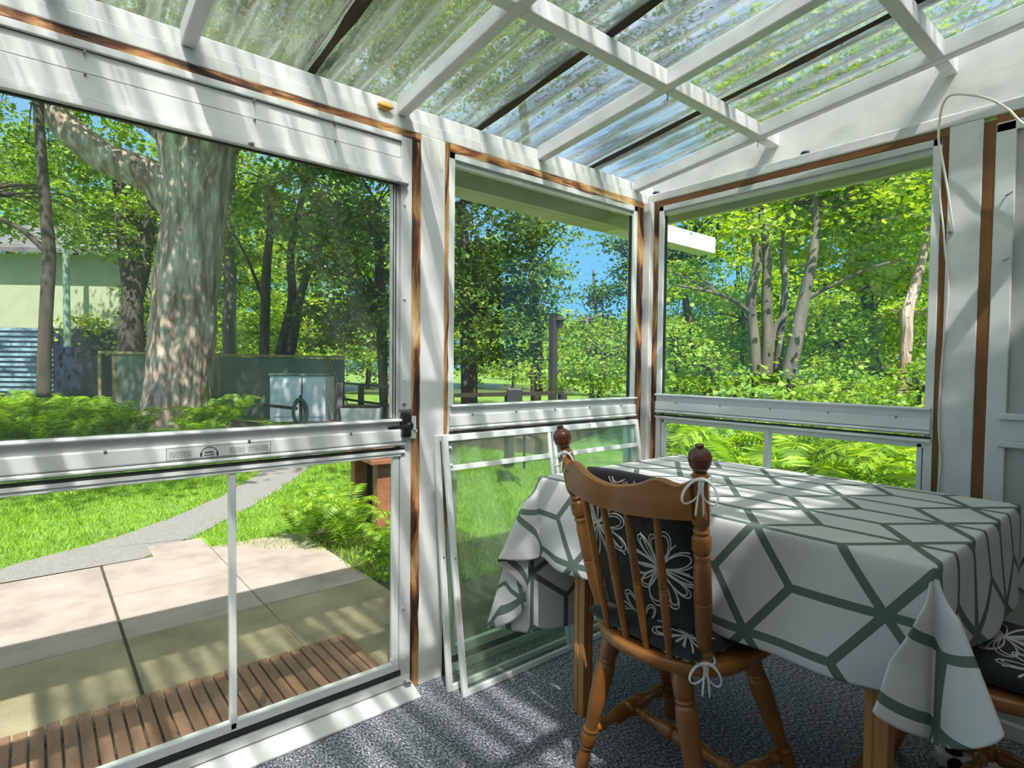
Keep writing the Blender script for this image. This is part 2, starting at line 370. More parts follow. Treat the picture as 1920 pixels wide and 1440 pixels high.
wl = thing('wall_left', 'white painted timber front wall of the porch with header beam and posts', 'wall', (-1.24,0,0), kind='structure')
box(XL, .06, 0, .09, Z_BEAM0, Z_BEAM1).build('header_beam', M['paint'], wl, bevel=.004)
box(XL, .06, .006, .09, Z_BEAM1, Z_BEAM2).build('upper_plate', M['paint'], wl, bevel=.003)
box(-1.287, -1.187, -.004, .09, 0, Z_BEAM0).build('post', M['paint'], wl, bevel=.004)
box(-.026, .07, -.036, .09, 0, Z_BEAM0).build('corner_post', M['paint'], wl, bevel=.003)
box(XL, XL+.09, 0, .09, 0, Z_BEAM0).build('post', M['paint'], wl, bevel=.004)
box(XL, .06, .0, .12, -.12, 0).build('sill_plate', M['alu_dull'], wl)

wr = thing('wall_right', 'white painted timber side wall of the porch with ledge and post', 'wall', (0,-1.25,0), kind='structure')
box(0, .09, YB, -.002, Z_BEAM0, Z_BEAM1).build('header_beam', M['paint'], wr, bevel=.006)
w_ = MB(); x0, x1 = .045, .09
w_.hexa([(x0,YB,Z_BEAM1),(x1,YB,Z_BEAM1),(x1,.09,Z_BEAM1),(x0,.09,Z_BEAM1),(x0,YB,2.06+SL*-YB),(x1,YB,2.06+SL*-YB),(x1,.09,2.05),(x0,.09,2.05)])
w_.build('gable_board', M['paint'], wr)
box(.0, .09, -1.302, -1.212, 0, Z_BEAM0).build('post', M['paint'], wr, bevel=.004)
box(.0, .09, YB, YB+.1, 0, Z_BEAM0).build('post', M['paint'], wr, bevel=.004)
box(.0, .12, YB, 0, -.12, 0).build('sill_plate', M['alu_dull'], wr)
tag(box(XL-.1, .2, YB-.12, YB-.001, -.1, 4.6).build('wall_back', M['housewall']), 'cream house wall behind the porch', 'wall', kind='structure')  # unseen wall, its height set to shade the rear of the roof

tag(box(XL-.12, XL-.001, YB, .12, -.1, 2.42).build('wall_end', M['housewall']), 'cream end wall closing the left side of the porch', 'wall', kind='structure')  # unseen wall, added to stop sky light flooding in from the left
# rough stripped timber strips round the openings
def rough_strip(n, a, b, w, h, material, label, amp=.005, seg=60, up=(0,0,1)):
    a, b = Vector(a), Vector(b); d = b-a; dn = d.normalized(); x = dn.cross(Vector(up)).normalized(); u = x.cross(dn).normalized()
    vs = []; fs = []
    for i in range(seg+1):
        p = a+d*(i/seg); s = i*d.length/seg*14
        j = [amp*noise.noise(Vector((s, k*7.3, n*3.1))) for k in range(4)]
        vs += [p-x*(w/2+j[0])-u*(h/2+j[1]), p+x*(w/2+j[2])-u*(h/2+j[1]), p+x*(w/2+j[2])+u*(h/2+j[3]), p-x*(w/2+j[0])+u*(h/2+j[3])]
    for i in range(seg):
        for k in range(4): fs.append((i*4+k, i*4+(k+1) % 4, i*4+4+(k+1) % 4, i*4+4+k))
    fs += [(3,2,1,0), tuple(seg*4+k for k in range(4))]
    o = MB().add(vs, fs).build('trim_%d' % n, material)
    return tag(o, label, 'wood trim', kind='structure')
rough_strip(1, (XL+.1,.013,1.944), (-1.288,.013,1.944), .03, .028, M['strip_h'], 'charred and stripped wood strip under the beam above the screen door')
rough_strip(2, (-1.305,.014,0), (-1.305,.014,1.956), .03, .034, M['strip'], 'stripped brown wood jamb on the left side of the white middle post', up=(1,0,0))
rough_strip(3, (-1.178,.014,0), (-1.178,.014,1.956), .03, .018, M['strip'], 'stripped brown wood jamb on the right side of the white middle post', up=(1,0,0))
rough_strip(4, (-1.166,.013,1.944), (-.03,.013,1.944), .03, .028, M['strip_h'], 'charred and stripped wood strip above the narrow front window')
rough_strip(5, (-.050,.018,0), (-.050,.018,1.956), .03, .044, M['strip'], 'stripped brown wood jamb left of the corner post', up=(1,0,0), amp=.004)
rough_strip(6, (.018,-.052,0), (.018,-.052,1.956), .03, .028, M['strip'], 'stripped brown wood jamb right of the corner post', up=(0,1,0), amp=.004)
rough_strip(7, (.018,-.067,1.945), (.018,-1.212,1.945), .03, .024, M['stain_h'], 'brown stained wood strip above the side window', amp=.001)
rough_strip(8, (.018,-1.203,0), (.018,-1.203,1.945), .03, .018, M['stain'], 'brown stained wood jamb left of the side wall post', up=(0,1,0), amp=.001)
rough_strip(9, (.018,-1.318,0), (.018,-1.318,1.945), .03, .030, M['stain'], 'brown stained wood jamb right of the side wall post', up=(0,1,0), amp=.001)
rough_strip(10, (.018,-1.333,1.945), (.018,YB+.1,1.945), .03, .024, M['stain_h'], 'brown stained wood strip above the grey side panel', amp=.001)

# ------------------------------------------------------------------ aluminium storm units (plane helpers)
def unit(name, label, axis, kindname='window'):
    t = thing(name, label, kindname, (0,0,0), kind='structure')
    def B(a0, a1, d0, d1, z0, z1, mb=None):
        "a along the wall, d depth measured inwards from the wall face (positive = into the porch)"
        mb = mb or MB()
        if axis == 'x': mb.box(min(a0,a1), max(a0,a1), -d1, -d0, z0, z1)
        else: mb.box(-d1, -d0, min(a0,a1), max(a0,a1), z0, z1)
        return mb
    return t, B
def railprof(B, a0, a1, z0, z1, parent, dark=True, wire=True, nscrew=4, sx=None):
    "push-bar rail: top lip, recessed channel, belly and bottom lip"
    H = z1-z0
    r = B(a0, a1, -.02, .006, z0, z1)
    B(a0, a1, .0, .024, z1-.09*H, z1, r); B(a0, a1, .0, .014, z0+.18*H, z0+.62*H, r); B(a0, a1, .0, .020, z0+.04*H, z0+.15*H, r)
    o = r.build('push_rail', M['alu'], parent, bevel=.004)
    B(a0, a1, -.02, .012, z0-.012, z0-.006).build('gasket', M['gasket'], o)
    B(a0, a1, -.02, .014, z0-.022, z0-.012).build('bottom_lip', M['alu'], o)
    n = nscrew
    for k in range(n):
        a = a0+(a1-a0)*(k+.45)/n if not sx else sx[k]
        s = MB(); z = z0+.60*H
        if B is not None:
            q = B(a-.004, a+.004, .012, .019, z-.004, z+.004)
            q.build('screw', M['steel'], o, bevel=.003)
    return o

# ---- door_1
d1, B = unit('door_1', 'wide white aluminium storm door with glass above and below a push rail', 'x', 'door')
DX0 = XL+.12
fr = B(-1.365, -1.323, -.03, .004, .035, 1.932); B(-1.379, -1.365, -.03, -.008, .09, 1.77, fr)
fr.build('stile', M['alu_dull'], d1, bevel=.002); B(DX0, DX0+.05, -.03, .004, .035, 1.932).build('stile', M['alu_dull'], d1, bevel=.002)
fr = MB()
for z0, z1, dd in ((1.913,1.932,.010), (1.858,1.911,.0), (1.792,1.855,.006), (1.770,1.788,.018)): B(DX0, -1.365, -.02, dd, z0, z1, fr)
tp = fr.build('top_panel', M['alu'], d1, bevel=.002)
for z in (1.912, 1.8565, 1.790, 1.768): B(DX0, -1.366, -.012, -.001, z-.0025, z+.0025).build('shadow_gap', M['gasket'], tp)
for a in (-2.62,-2.23,-1.84,-1.60):
    for z in (1.905,1.852): B(a-.003, a+.003, 0, .014, z-.003, z+.003).build('screw', M['steel'], tp, bevel=.002)
B(-1.86,-1.845,.016,.026,1.772,1.783).build('clip', M['steel'], tp, bevel=.003)
fr = B(-1.382, -1.379, -.012, -.004, .97, 1.77); B(-1.391,-1.388,-.012,-.004,.97,1.77,fr); fr.build('gasket', M['gasket'], d1)
B(-1.395,-1.379,-.022,-.006,.97,1.77).build('glass_bead', M['alu_dull'], d1)
rail = railprof(B, DX0, -1.352, .872, .967, d1, nscrew=5, sx=(-3.0,-2.43,-2.20,-1.86,-1.55))
B(DX0, -1.365, -.018, .010, .838, .850).build('lower_head', M['alu'], d1, bevel=.002)
B(-1.912, -1.893, -.016, .006, .09, .84).build('mullion', M['alu'], d1, bevel=.003); B(-1.391, -1.368, -.018, .002, .09, .84).build('sash_stile', M['alu'], d1, bevel=.003)
fr = B(DX0, -1.368, -.02, .006, .085, .112); B(DX0, -1.33, -.02, .016, .035, .062, fr)
fr.build('bottom_rail', M['alu'], d1, bevel=.003)
B(DX0, -1.36, -.02, .004, .064, .083).build('shadow_gap', M['gasket'], d1)
k = MB(); k.hexa([(DX0,-.075,0.001),(-1.32,-.075,0.001),(-1.32,.0,0.001),(DX0,.0,0.001),(DX0,-.075,.008),(-1.32,-.075,.008),(-1.32,.0,.034),(DX0,.0,.034)])
k.build('threshold', M['alu'], d1, bevel=.002)
B(DX0, -1.385, -.0165, -.0135, .965, 1.772).build('glass_pane', M['glass'], d1)
B(DX0, -1.385, -.0165, -.0135, .10, .842).build('glass_pane', M['glass_clear'], d1)
# latch
la = thing('latch', 'x', 'x'); la.parent = d1
for kx in ('label', 'category'): del la[kx]
lx = -1.352
k = MB(); k.box(lx-.017,lx+.017,-.030,-.006,.905,.985); k.lathe((lx,-.03,.945),(lx,-.055,.945),[(0,.014),(.6,.016),(1,.010)],16)
k.build('latch_body', M['black'], la, bevel=.003)
k = MB(); k.bar((lx+.01,-.048,.944),(lx-.075,-.055,.944),.010,.012); k.tube([(lx-.075,-.055,.944),(lx-.088,-.055,.945)],[.007,.005],8)
k.build('lever', M['black'], la, bevel=.002)
k = MB(); k.box(lx+.021,lx+.045,-.012,-.002,.895,.975); k.tube([(lx+.03,-.012,.935),(lx+.045,-.02,.92)],.004,8)
k.build('keeper', M['alu'], la, bevel=.003)
k = MB(); k.box(lx-.022,lx+.030,-.018,-.004,.992,1.0); k.lathe((lx,-.004,1.016),(lx,-.013,1.016),[(0,.006),(1,.005)],12)
k.build('bracket', M['steel'], la)
k = MB(); k.box(-1.385,-1.345,-.020,-.004,1.766,1.772); k.tube([(-1.385,-.016,1.765),(-1.36,-.022,1.758),(-1.345,-.012,1.765)],.003,6)
k.build('corner_bracket', M['steel'], d1)
for z in (1.70,1.38,1.10,.30,.12): MB().lathe((-1.352,-.003,z),(-1.352,-.008,z),[(0,.005),(1,.004)],10).build('screw', M['alu_dull'], d1, smooth=True)
MB().tube([(-1.40,-.01,.135),(-1.405,-.03,.135)],.006,8).build('peg', M['alu'], d1)
MB().tube([(-1.352,-.004,.045),(-1.352,-.03,.040),(-1.335,-.03,.038)],.006,8).build('bottom_pin', M['steel'], d1)
# printed notice on the push rail
def txt(s, size, loc, parent, name='lettering', bold=False):
    cu = bpy.data.curves.new(name, 'FONT'); cu.body = s; cu.size = size; cu.extrude = .0001
    if bold: cu.offset = size*.02
    cu.materials.append(M['ink']); o = bpy.data.objects.new(name, cu); C.objects.link(o)
    o.location = loc; o.rotation_euler = (radians(90),0,0); o.parent = parent; return o
SX0, SX1, SZ0, SZ1, SY = -2.068, -1.800, .892, .925, -.0148
st = box(SX0, SX1, SY, -.0139, SZ0, SZ1).build('notice_label', M['sticker'], rail)
k = MB()
for a in ((SX0,SX1,SZ0,SZ0+.0012),(SX0,SX1,SZ1-.0012,SZ1),(SX0,SX0+.0012,SZ0,SZ1),(SX1-.0012,SX1,SZ0,SZ1)): k.box(a[0],a[1],SY-.0002,SY,a[2],a[3])
for (bx, w) in ((SX0+.008,.052),(SX1-.062,.054),(SX1-.112,.040)):
    for r in range(5):
        x = bx; z = SZ1-.0125-r*.0036
        while x < bx+w:
            l = rnd.uniform(.003,.011); k.box(x, min(x+l,bx+w), SY-.0002, SY, z, z+.0013); x += l+.0018
xc = SX0+.104
for i in range(14):
    a0, a1 = pi*i/14, pi*(i+1)/14
    k.bar((xc+.021*cos(a0),SY-.0001,SZ0+.010+.018*sin(a0)),(xc+.021*cos(a1),SY-.0001,SZ0+.010+.018*sin(a1)),.0002,.0022,(0,0,1))
k.box(xc-.023,xc-.018,SY-.0002,SY,SZ0+.003,SZ0+.014); k.box(xc+.018,xc+.023,SY-.0002,SY,SZ0+.003,SZ0+.014)
k.box(xc-.013,xc+.013,SY-.0002,SY,SZ0+.005,SZ0+.008); k.box(xc-.012,xc+.010,SY-.0002,SY,SZ0+.012,SZ0+.016)
k.build('print_lines', M['ink'], st)

# ---- window_1 (front wall) and window_2 (side wall)
def storm_window(name, label, axis, a0, a1, rz0, rz1, mull, sgn):
    t, B = unit(name, label, axis)
    lo, hi = min(a0,a1), max(a0,a1)
    for q in (lo, hi-.026): B(q, q+.026, -.035, .0, .03, 1.930).build('stile', M['alu'], t, bevel=.002)
    fr = B(lo, hi, -.035, .0, 1.905, 1.930); B(lo+.026, hi-.026, -.035, -.012, 1.885, 1.905, fr)
    fr.build('head_rail', M['alu_dull'], t, bevel=.002)
    for a, b_ in ((lo+.026, lo+.029), (hi-.029, hi-.026)): B(a, b_, -.03, -.012, .06, 1.885).build('gasket', M['gasket'], t)
    railprof(B, lo+.004, hi-.004, rz0, rz1, t, nscrew=5)
    fr = B(lo+.026, hi-.026, -.03, -.004, rz0-.045, rz0-.026)
    for q in (lo+.030, hi-.046): B(q, q+.016, -.03, -.004, .09, rz0-.03, fr)
    for q in mull: B(q-.011, q+.011, -.03, .0, .09, rz0-.03, fr)
    fr.build('lower_sash', M['alu'], t, bevel=.002)
    fr = B(lo, hi, -.04, .004, .0, .03); B(lo+.026, hi-.026, -.03, -.006, .055, .09, fr); B(lo+.02, hi-.02, -.04, -.02, .03, .055, fr)
    fr.build('bottom_track', M['alu'], t, bevel=.002)
    B(lo+.03, hi-.03, -.012, -.006, .03, .055).build('shadow_gap', M['gasket'], t)
    B(lo+.028, hi-.028, -.0215, -.0185, rz1-.01, 1.90).build('glass_pane', M['glass_clear'], t)
    B(lo+.03, hi-.03, -.0215, -.0185, .06, rz0-.03).build('glass_pane', M['glass_clear'], t)
    return t, B
storm_window('window_1', 'narrow front window with white push rail between middle post and corner', 'x', -1.168, -.078, .912, 1.008, (), 1)
storm_window('window_2', 'side window with white push rail beside the dining table', 'y', -1.194, -.068, .932, 1.026, (-.622,), 1)
w3, B = unit('window_3', 'side window closed with a milky grey panel right of the side post', 'y')
lo, hi = YB+.12, -1.333
for q0, q1 in ((hi-.050, hi), (lo, lo+.04)): B(q0, q1, -.03, .0, .0, 1.93).build('stile', M['alu'], w3, bevel=.003)
B(lo, hi, -.03, .0, 1.900, 1.932).build('head_rail', M['alu'], w3, bevel=.003)
fr = B(lo, hi-.03, -.02, .016, 1.002, 1.022); B(lo, hi-.03, -.02, .002, .935, 1.002, fr); B(lo, hi-.03, -.02, .010, .915, .935, fr)
B(lo, hi-.03, -.02, .006, 0.0, .05, fr)
fr.build('push_rail', M['alu'], w3, bevel=.003)
B(lo, hi-.05, -.018, -.012, 1.02, 1.90).build('upper_panel', M['panel3'], w3)
B(lo, hi-.05, -.018, -.012, .05, .915).build('lower_panel', M['panel3'], w3)
for z in (1.50, 1.70): MB().tube([(-.002,hi-.03,z),(-.022,hi-.035,z-.004),(-.03,hi-.05,z+.002)],[.003,.003,.002],8).build('peg', M['steel'], w3)

# ------------------------------------------------------------------ two storm sashes leaning against the front window
def leaning_sash(label, x0, x1, yb, ytop, ztop, mull=None, cross=None):
    t = thing('storm_sash', label, 'window frame', (x0, yb, 0), group='spare storm sashes')
    a = atan2(ytop-yb, ztop); H = sqrt((ytop-yb)**2+ztop**2); W = x1-x0
    t.rotation_euler.x = -a
    for q in (0, W-.022): MB().box(q,q+.022,-.008,.008,0,H).build('stile', M['alu'], t, bevel=.003, world=False)
    MB().box(.022,W-.022,-.008,.008,H-.024,H).build('top_rail', M['alu'], t, bevel=.003, world=False)
    MB().box(.022,W-.022,-.008,.008,0,.022).build('bottom_rail', M['alu'], t, bevel=.003, world=False)
    if mull:
        f = MB(); f.box(mull-.021,mull-.005,-.006,.006,.022,H-.024); f.box(mull+.005,mull+.021,-.009,.004,.022,H-.024)
        f.build('mullion', M['alu'], t, bevel=.002, world=False)
    if cross:
        MB().box(.022,(mull or W)-.021,-.009,.009,cross-.010,cross+.010).build('crossbar', M['alu'], t, bevel=.002, world=False)
        if mull: MB().box(mull+.021,W-.022,-.009,.009,cross-.010,cross+.010).build('crossbar', M['alu'], t, bevel=.002, world=False)
        for z in (cross+.012, cross+.075): MB().lathe((.026,-.008,z),(.026,-.016,z),[(0,.006),(1,.004)],10).build('peg', M['alu'], t, world=False)
    MB().lathe((.011,-.008,H*.52),(.011,-.012,H*.52),[(0,.004),(1,.003)],10).build('screw', M['steel'], t, world=False)
    MB().box(.02,W-.02,-.0015,.0015,.02,H-.02).build('glass_pane', M['glass_dusty'], t, world=False)
    return t
leaning_sash('front white storm sash with dusty glass and a crossbar leaning on the narrow window', -1.208, -.085, -.165, -.022, .900, .540, .790)
leaning_sash('plain white storm sash standing behind the sash with the crossbar', -1.232, -.10, -.105, -.005, .900)

# ================================================================== ROOF
ce = thing('ceiling', 'porch roof of white rafters and clear corrugated plastic sheets', 'ceiling', (-1.5,0,2.0), kind='structure')
for xc in (-.088, -.714, -1.360, -2.005, -2.65, -3.29):
    m_ = MB(); h = .019
    m_.hexa([(xc-h,YB,Z_BEAM1-SL*YB),(xc+h,YB,Z_BEAM1-SL*YB),(xc+h,.006,Z_BEAM1),(xc-h,.006,Z_BEAM1),(xc-h,YB,.057+Z_BEAM1-SL*YB),(xc+h,YB,.057+Z_BEAM1-SL*YB),(xc+h,.006,.057+Z_BEAM1),(xc-h,.006,.057+Z_BEAM1)])
    m_.build('rafter', M['paint'], ce, bevel=.005)
xs = [.045, -.069-.038, -.695-.038, -1.341-.038, -1.986-.038, -2.631-.038, XL]
for yc in (-.605, -1.20, -1.80, -2.40):
    for i in range(6):
        a, b_ = xs[i+1]+ (0 if i == 5 else .0), xs[i]
        if i == 0: a, b_ = -.069, .045
        else: a, b_ = (xs[i+1]+.038 if i < 5 else XL), xs[i]
        z = Z_BEAM1-SL*yc
        MB().hexa([(a,yc-.019,z+.002),(b_,yc-.019,z+.002),(b_,yc+.019,z-.002),(a,yc+.019,z-.002),(a,yc-.019,z+.055),(b_,yc-.019,z+.055),(b_,yc+.019,z+.050),(a,yc+.019,z+.050)]).build('purlin', M['paint'], ce, bevel=.004)
pitch = PITCH; amp = .013
for si, xa in enumerate((-.375, -1.012, -1.66, -2.31, -2.96)):
    # sheet spans from its lap leftwards... each sheet centred on a rafter
    xe = xa-.0+.70 if si else .34
    x0 = xa-.04; n = int((xe-x0)/pitch*16); V = []; Fq = []
    ys = np.linspace(.34, YB, 30)
    lift = .0016*si
    for j, y in enumerate(ys):
        for i in range(n+1):
            x = x0+(xe-x0)*i/n; ph = (x/pitch)*2*pi; s = sin(ph); s = math.copysign(abs(s)**.6, s)
            V.append((x, y, 2.067-SL*y+.0006+amp+amp*s+lift+.0012*noise.noise(Vector((x*3,y*2,si)))))
    for j in range(len(ys)-1):
        for i in range(n):
            k0 = j*(n+1)+i; Fq.append((k0, k0+1, k0+n+2, k0+n+1))
    fastmesh('roof_sheet', np.array(V), np.array(Fq), M['sheet'], ce, (-1.5,0,2.0), smooth=True)
    # grime line along the lap
    m_ = MB()
    for wq in (0,):
        pts = []
        for j in range(40):
            y = .30+(YB-.3)*j/39; w = .015*(1+.8*noise.noise(Vector((y*5, si*4.1, 2))))
            pts.append((xa+.004*noise.noise(Vector((y*3,si,5))), y, w))
        vs = []; fs = []
        for (x, y, w) in pts:
            z = 2.0625-SL*y
            vs += [(x-w,y,z),(x+w,y,z),(x+w,y,z+.003),(x-w,y,z+.003)]
        for i in range(len(pts)-1):
            for k_ in range(4): fs.append((i*4+k_, i*4+(k_+1) % 4, i*4+4+(k_+1) % 4, i*4+4+k_))
        m_.add(vs, fs)
    m_.build('lap_seam', M['grime'], ce)
# leaf litter on the sheets
k = MB()
for i in range(46):
    x = rnd.uniform(-2.3, -.02); y = rnd.uniform(-1.7, -.05)
    if i < 14: x = rnd.uniform(-.66,-.1); y = rnd.uniform(-1.6,-.7)
    a = rnd.uniform(0, pi); l = rnd.uniform(.004,.016)
    z = 2.092-SL*y
    dx, dy = cos(a)*l, sin(a)*l
    k.add([(x-dx,y-dy,z),(x+dy*.3,y-dx*.3,z+.003),(x+dx,y+dy,z),(x-dy*.3,y+dx*.3,z+.004)], [(0,1,2,3)])
tag(k.build('leaf_litter', M['debris']), 'dark bits of leaf litter lying on the clear roof sheets', 'leaf litter', kind='stuff')

# gutters and eave outside
gu = thing('gutter', 'long white rain gutter along the front eave running past the porch corner', 'gutter', (0,.33,1.9))
def gutter_run(a, b, parent, material):
    k = MB(); prof = [(-.055,.10),(-.055,.0),(.055,.0),(.065,.10),(.058,.10),(.05,.008),(-.048,.008),(-.048,.10)]
    k.prism(prof, lambda p: (a[0], a[1]+p[0], a[2]+p[1]), lambda p: (b[0], b[1]+p[0], b[2]+p[1]), 0)
    return k.build('trough', material, parent)
gutter_run((XL-.3,.33,1.905), (.10,.33,1.900), gu, M['gutter'])
gutter_run((.10,.33,1.900), (1.07,.33,1.898), gu, M['gutter_w'])
k = MB(); k.prism([(-.058,.102),(-.058,-.002),(.058,-.002),(.068,.102)], lambda p: (1.07,.33+p[0],1.898+p[1]), lambda p: (1.074,.33+p[0],1.898+p[1]), 0); k.build('end_cap', M['gutter_w'], gu)
for x in (-1.1,-.45,.8): box(x-.008,x+.008,.27,.39,1.985,1.992).build('strap', M['gutter'], gu)
ea = thing('eave', 'olive painted eave boards outside above the windows', 'eave', (0,.2,1.98), kind='structure')
box(XL-.3, .33, .091, .27, 1.985, 2.005).build('soffit', M['gutter'], ea)
box(XL-.3, .33, .24, .27, 1.90, 2.045).build('fascia', M['gutter'], ea)
box(.091, .33, YB, .091, 1.985, 2.005).build('soffit', M['gutter'], ea)
k = MB(); k.hexa([(.30,YB,1.93),(.33,YB,1.93),(.33,.24,1.93),(.30,.24,1.93),(.30,YB,2.05-SL*YB),(.33,YB,2.05-SL*YB),(.33,.24,2.03),(.30,.24,2.03)]); k.build('fascia', M['gutter'], ea)
for x in (-.9,-.35,.0): box(x-.02,x+.02,.13,.24,1.955,1.985).build('bracket', M['gutter'], ea)

# small things on the timber
t = thing('wooden_cup', 'small amber wooden knob set on the front beam beside a rafter', 'knob', (-1.428,-.001,2.012)); t.scale = (1.0,1,.42)
MB().lathe((0,0,0),(0,-.014,0),[(0,.027),(.7,.029),(1,.025)],20).build('cup_body', M['amber'], t, smooth=True, world=False)
MB().lathe((0,-.0125,-.003),(0,-.0135,-.003),[(0,.004),(1,.004)],8).build('hole', M['gasket'], t, world=False)
def cap(x, y, label):
    o = MB().lathe((x,y,2.0005),(x,y,2.014),[(0,.017),(.5,.018),(.9,.014),(1,.006)],18).build('plastic_cap', M['navy'], smooth=True)
    return tag(o, label, 'cap', 'navy caps on the ledge')
cap(.018, -.035, 'small navy blue cap on the ledge in the porch corner')
cap(.022, -.74, 'small navy blue cap on the side ledge between corner and post')
def hook(x, y, z, label, up=False):
    m_ = MB(); pts = [(x,y,z+.012),(x,y,z-.004)]+[(x+.009*sin(a)*1.0, y+.004*sin(a), z-.012-.009*(1-cos(a))+.008) for a in [pi*k/6 for k in range(0,9)]]
    o = m_.tube(pts, .0016, 6).build('cup_hook', M['steel'], smooth=True); return tag(o, label, 'hook')
hook(-.70, -.600, 2.066, 'small bent screw hook under the crossing of rafter and purlin above the table')
hook(-.088, -.600, 2.066, 'small screw hook under the purlin end near the side ledge')

# white cord looped from a hook down the side post
pts = [at(1920,246,1.70), at(1890,205,1.66), at(1850,183,1.64), at(1800,177,1.62), at(1777,182,1.60), at(1767,200,1.60), at(1761,230,1.61), at(1760,262,1.61), at(1766,296,1.62), at(1772,320,1.63), at(1779,370,1.66), at(1787,420,1.69), at(1788,438,1.70)]
def smoothpts(P, n=8):
    P = [Vector(p) for p in P]; out = []
    for i in range(len(P)-1):
        p0, p1, p2, p3 = P[max(i-1,0)], P[i], P[i+1], P[min(i+2,len(P)-1)]
        for k in range(n):
            t = k/n; out.append(.5*((2*p1)+(p2-p0)*t+(2*p0-5*p1+4*p2-p3)*t*t+(3*p1-p0-3*p2+p3)*t**3))
    out.append(P[-1]); return out
def onpost(px, py, x=-.012):
    d = FF+(px-960)/F*RR-(py-720)/F*UU; return CAM+d*((x-CAM.x)/d.x)
loop = [onpost(2010,265,-.06), onpost(1960,240,-.06), onpost(1920,233,-.06), onpost(1890,205,-.06), onpost(1850,184,-.06), onpost(1800,177,-.05), onpost(1777,182,-.04), onpost(1766,202,-.035), onpost(1761,235,-.03), onpost(1760,262,-.03), onpost(1766,296,-.02), onpost(1775,345,-.014), onpost(1783,400,-.008), onpost(1788,436,-.006)]
ct = thing('electric_cord', 'thin white cord looped over a hook and tacked to the side post', 'cord', (0,-1.25,1.9))
MB().tube(smoothpts(loop), .0036, 8).build('looped_cord', M['cord'], ct, smooth=True)
drop = [onpost(1766,296,-.018), onpost(1762,360,-.008), onpost(1769,430,-.006), onpost(1772,470,-.006), onpost(1778,535,-.006), onpost(1774,600,-.006), onpost(1768,660,-.006), onpost(1763,720,-.006), onpost(1760,800,-.006), onpost(1764,870,-.006), onpost(1758,930,-.006), onpost(1756,1040,-.006)]
MB().tube(smoothpts(drop), .003, 8).build('hanging_cord', M['cord'], ct, smooth=True)
p = onpost(1782,437,-.004); MB().lathe(p, p+Vector((-.008,0,0)), [(0,.004),(1,.005)], 10).build('tack', M['steel'], ct)

# ================================================================== FURNITURE
def grid_build(name, fn, nu, nv, material, parent=None, uvfn=None, solid=None, world=True):
    vs = [fn(i/nu, j/nv) for j in range(nv+1) for i in range(nu+1)]
    fs = [(j*(nu+1)+i, j*(nu+1)+i+1, (j+1)*(nu+1)+i+1, (j+1)*(nu+1)+i) for j in range(nv) for i in range(nu)]
    o = MB().add(vs, fs).build(name, material, parent, smooth=True, world=world)
    return o
# ---- table
TX0, TX1, TY0, TY1, TZ = -1.005, -.205, -1.445, -.335, .772
tb = thing('dining_table', 'wooden dining table under a white cloth with green lines', 'table', ((TX0+TX1)/2,(TY0+TY1)/2,0))
box(TX0, TX1, TY0, TY1, TZ-.022, TZ).build('table_top', M['tableleg'], tb, bevel=.006)
k = MB(); k.box(TX0+.06,TX1-.06,TY0+.06,TY0+.08,TZ-.10,TZ-.022); k.box(TX0+.06,TX1-.06,TY1-.08,TY1-.06,TZ-.10,TZ-.022); k.box(TX0+.06,TX0+.08,TY0+.08,TY1-.08,TZ-.10,TZ-.022); k.box(TX1-.08,TX1-.06,TY0+.08,TY1-.08,TZ-.10,TZ-.022)
k.build('apron', M['tableleg'], tb)
for (x, y) in ((-.942,-.482), (-.958,-1.352), (-.25,-.40), (-.25,-1.38)):
    s = .024; k = MB(); g = .004
    prof = [(-s,-s),(-s*.2,-s),(-s*.1,-s+g),(s*.2,-s+g),(s*.3,-s),(s,-s),(s,s),(-s,s),(-s,s*.3),(-s+g,s*.2),(-s+g,-s*.1),(-s,-s*.2)]
    k.prism(prof, lambda p: (x+p[0]*.9,y+p[1]*.9,0), lambda p: (x+p[0],y+p[1],TZ-.022), 0)
    k.build('leg', M['tableleg'], tb, bevel=.002)
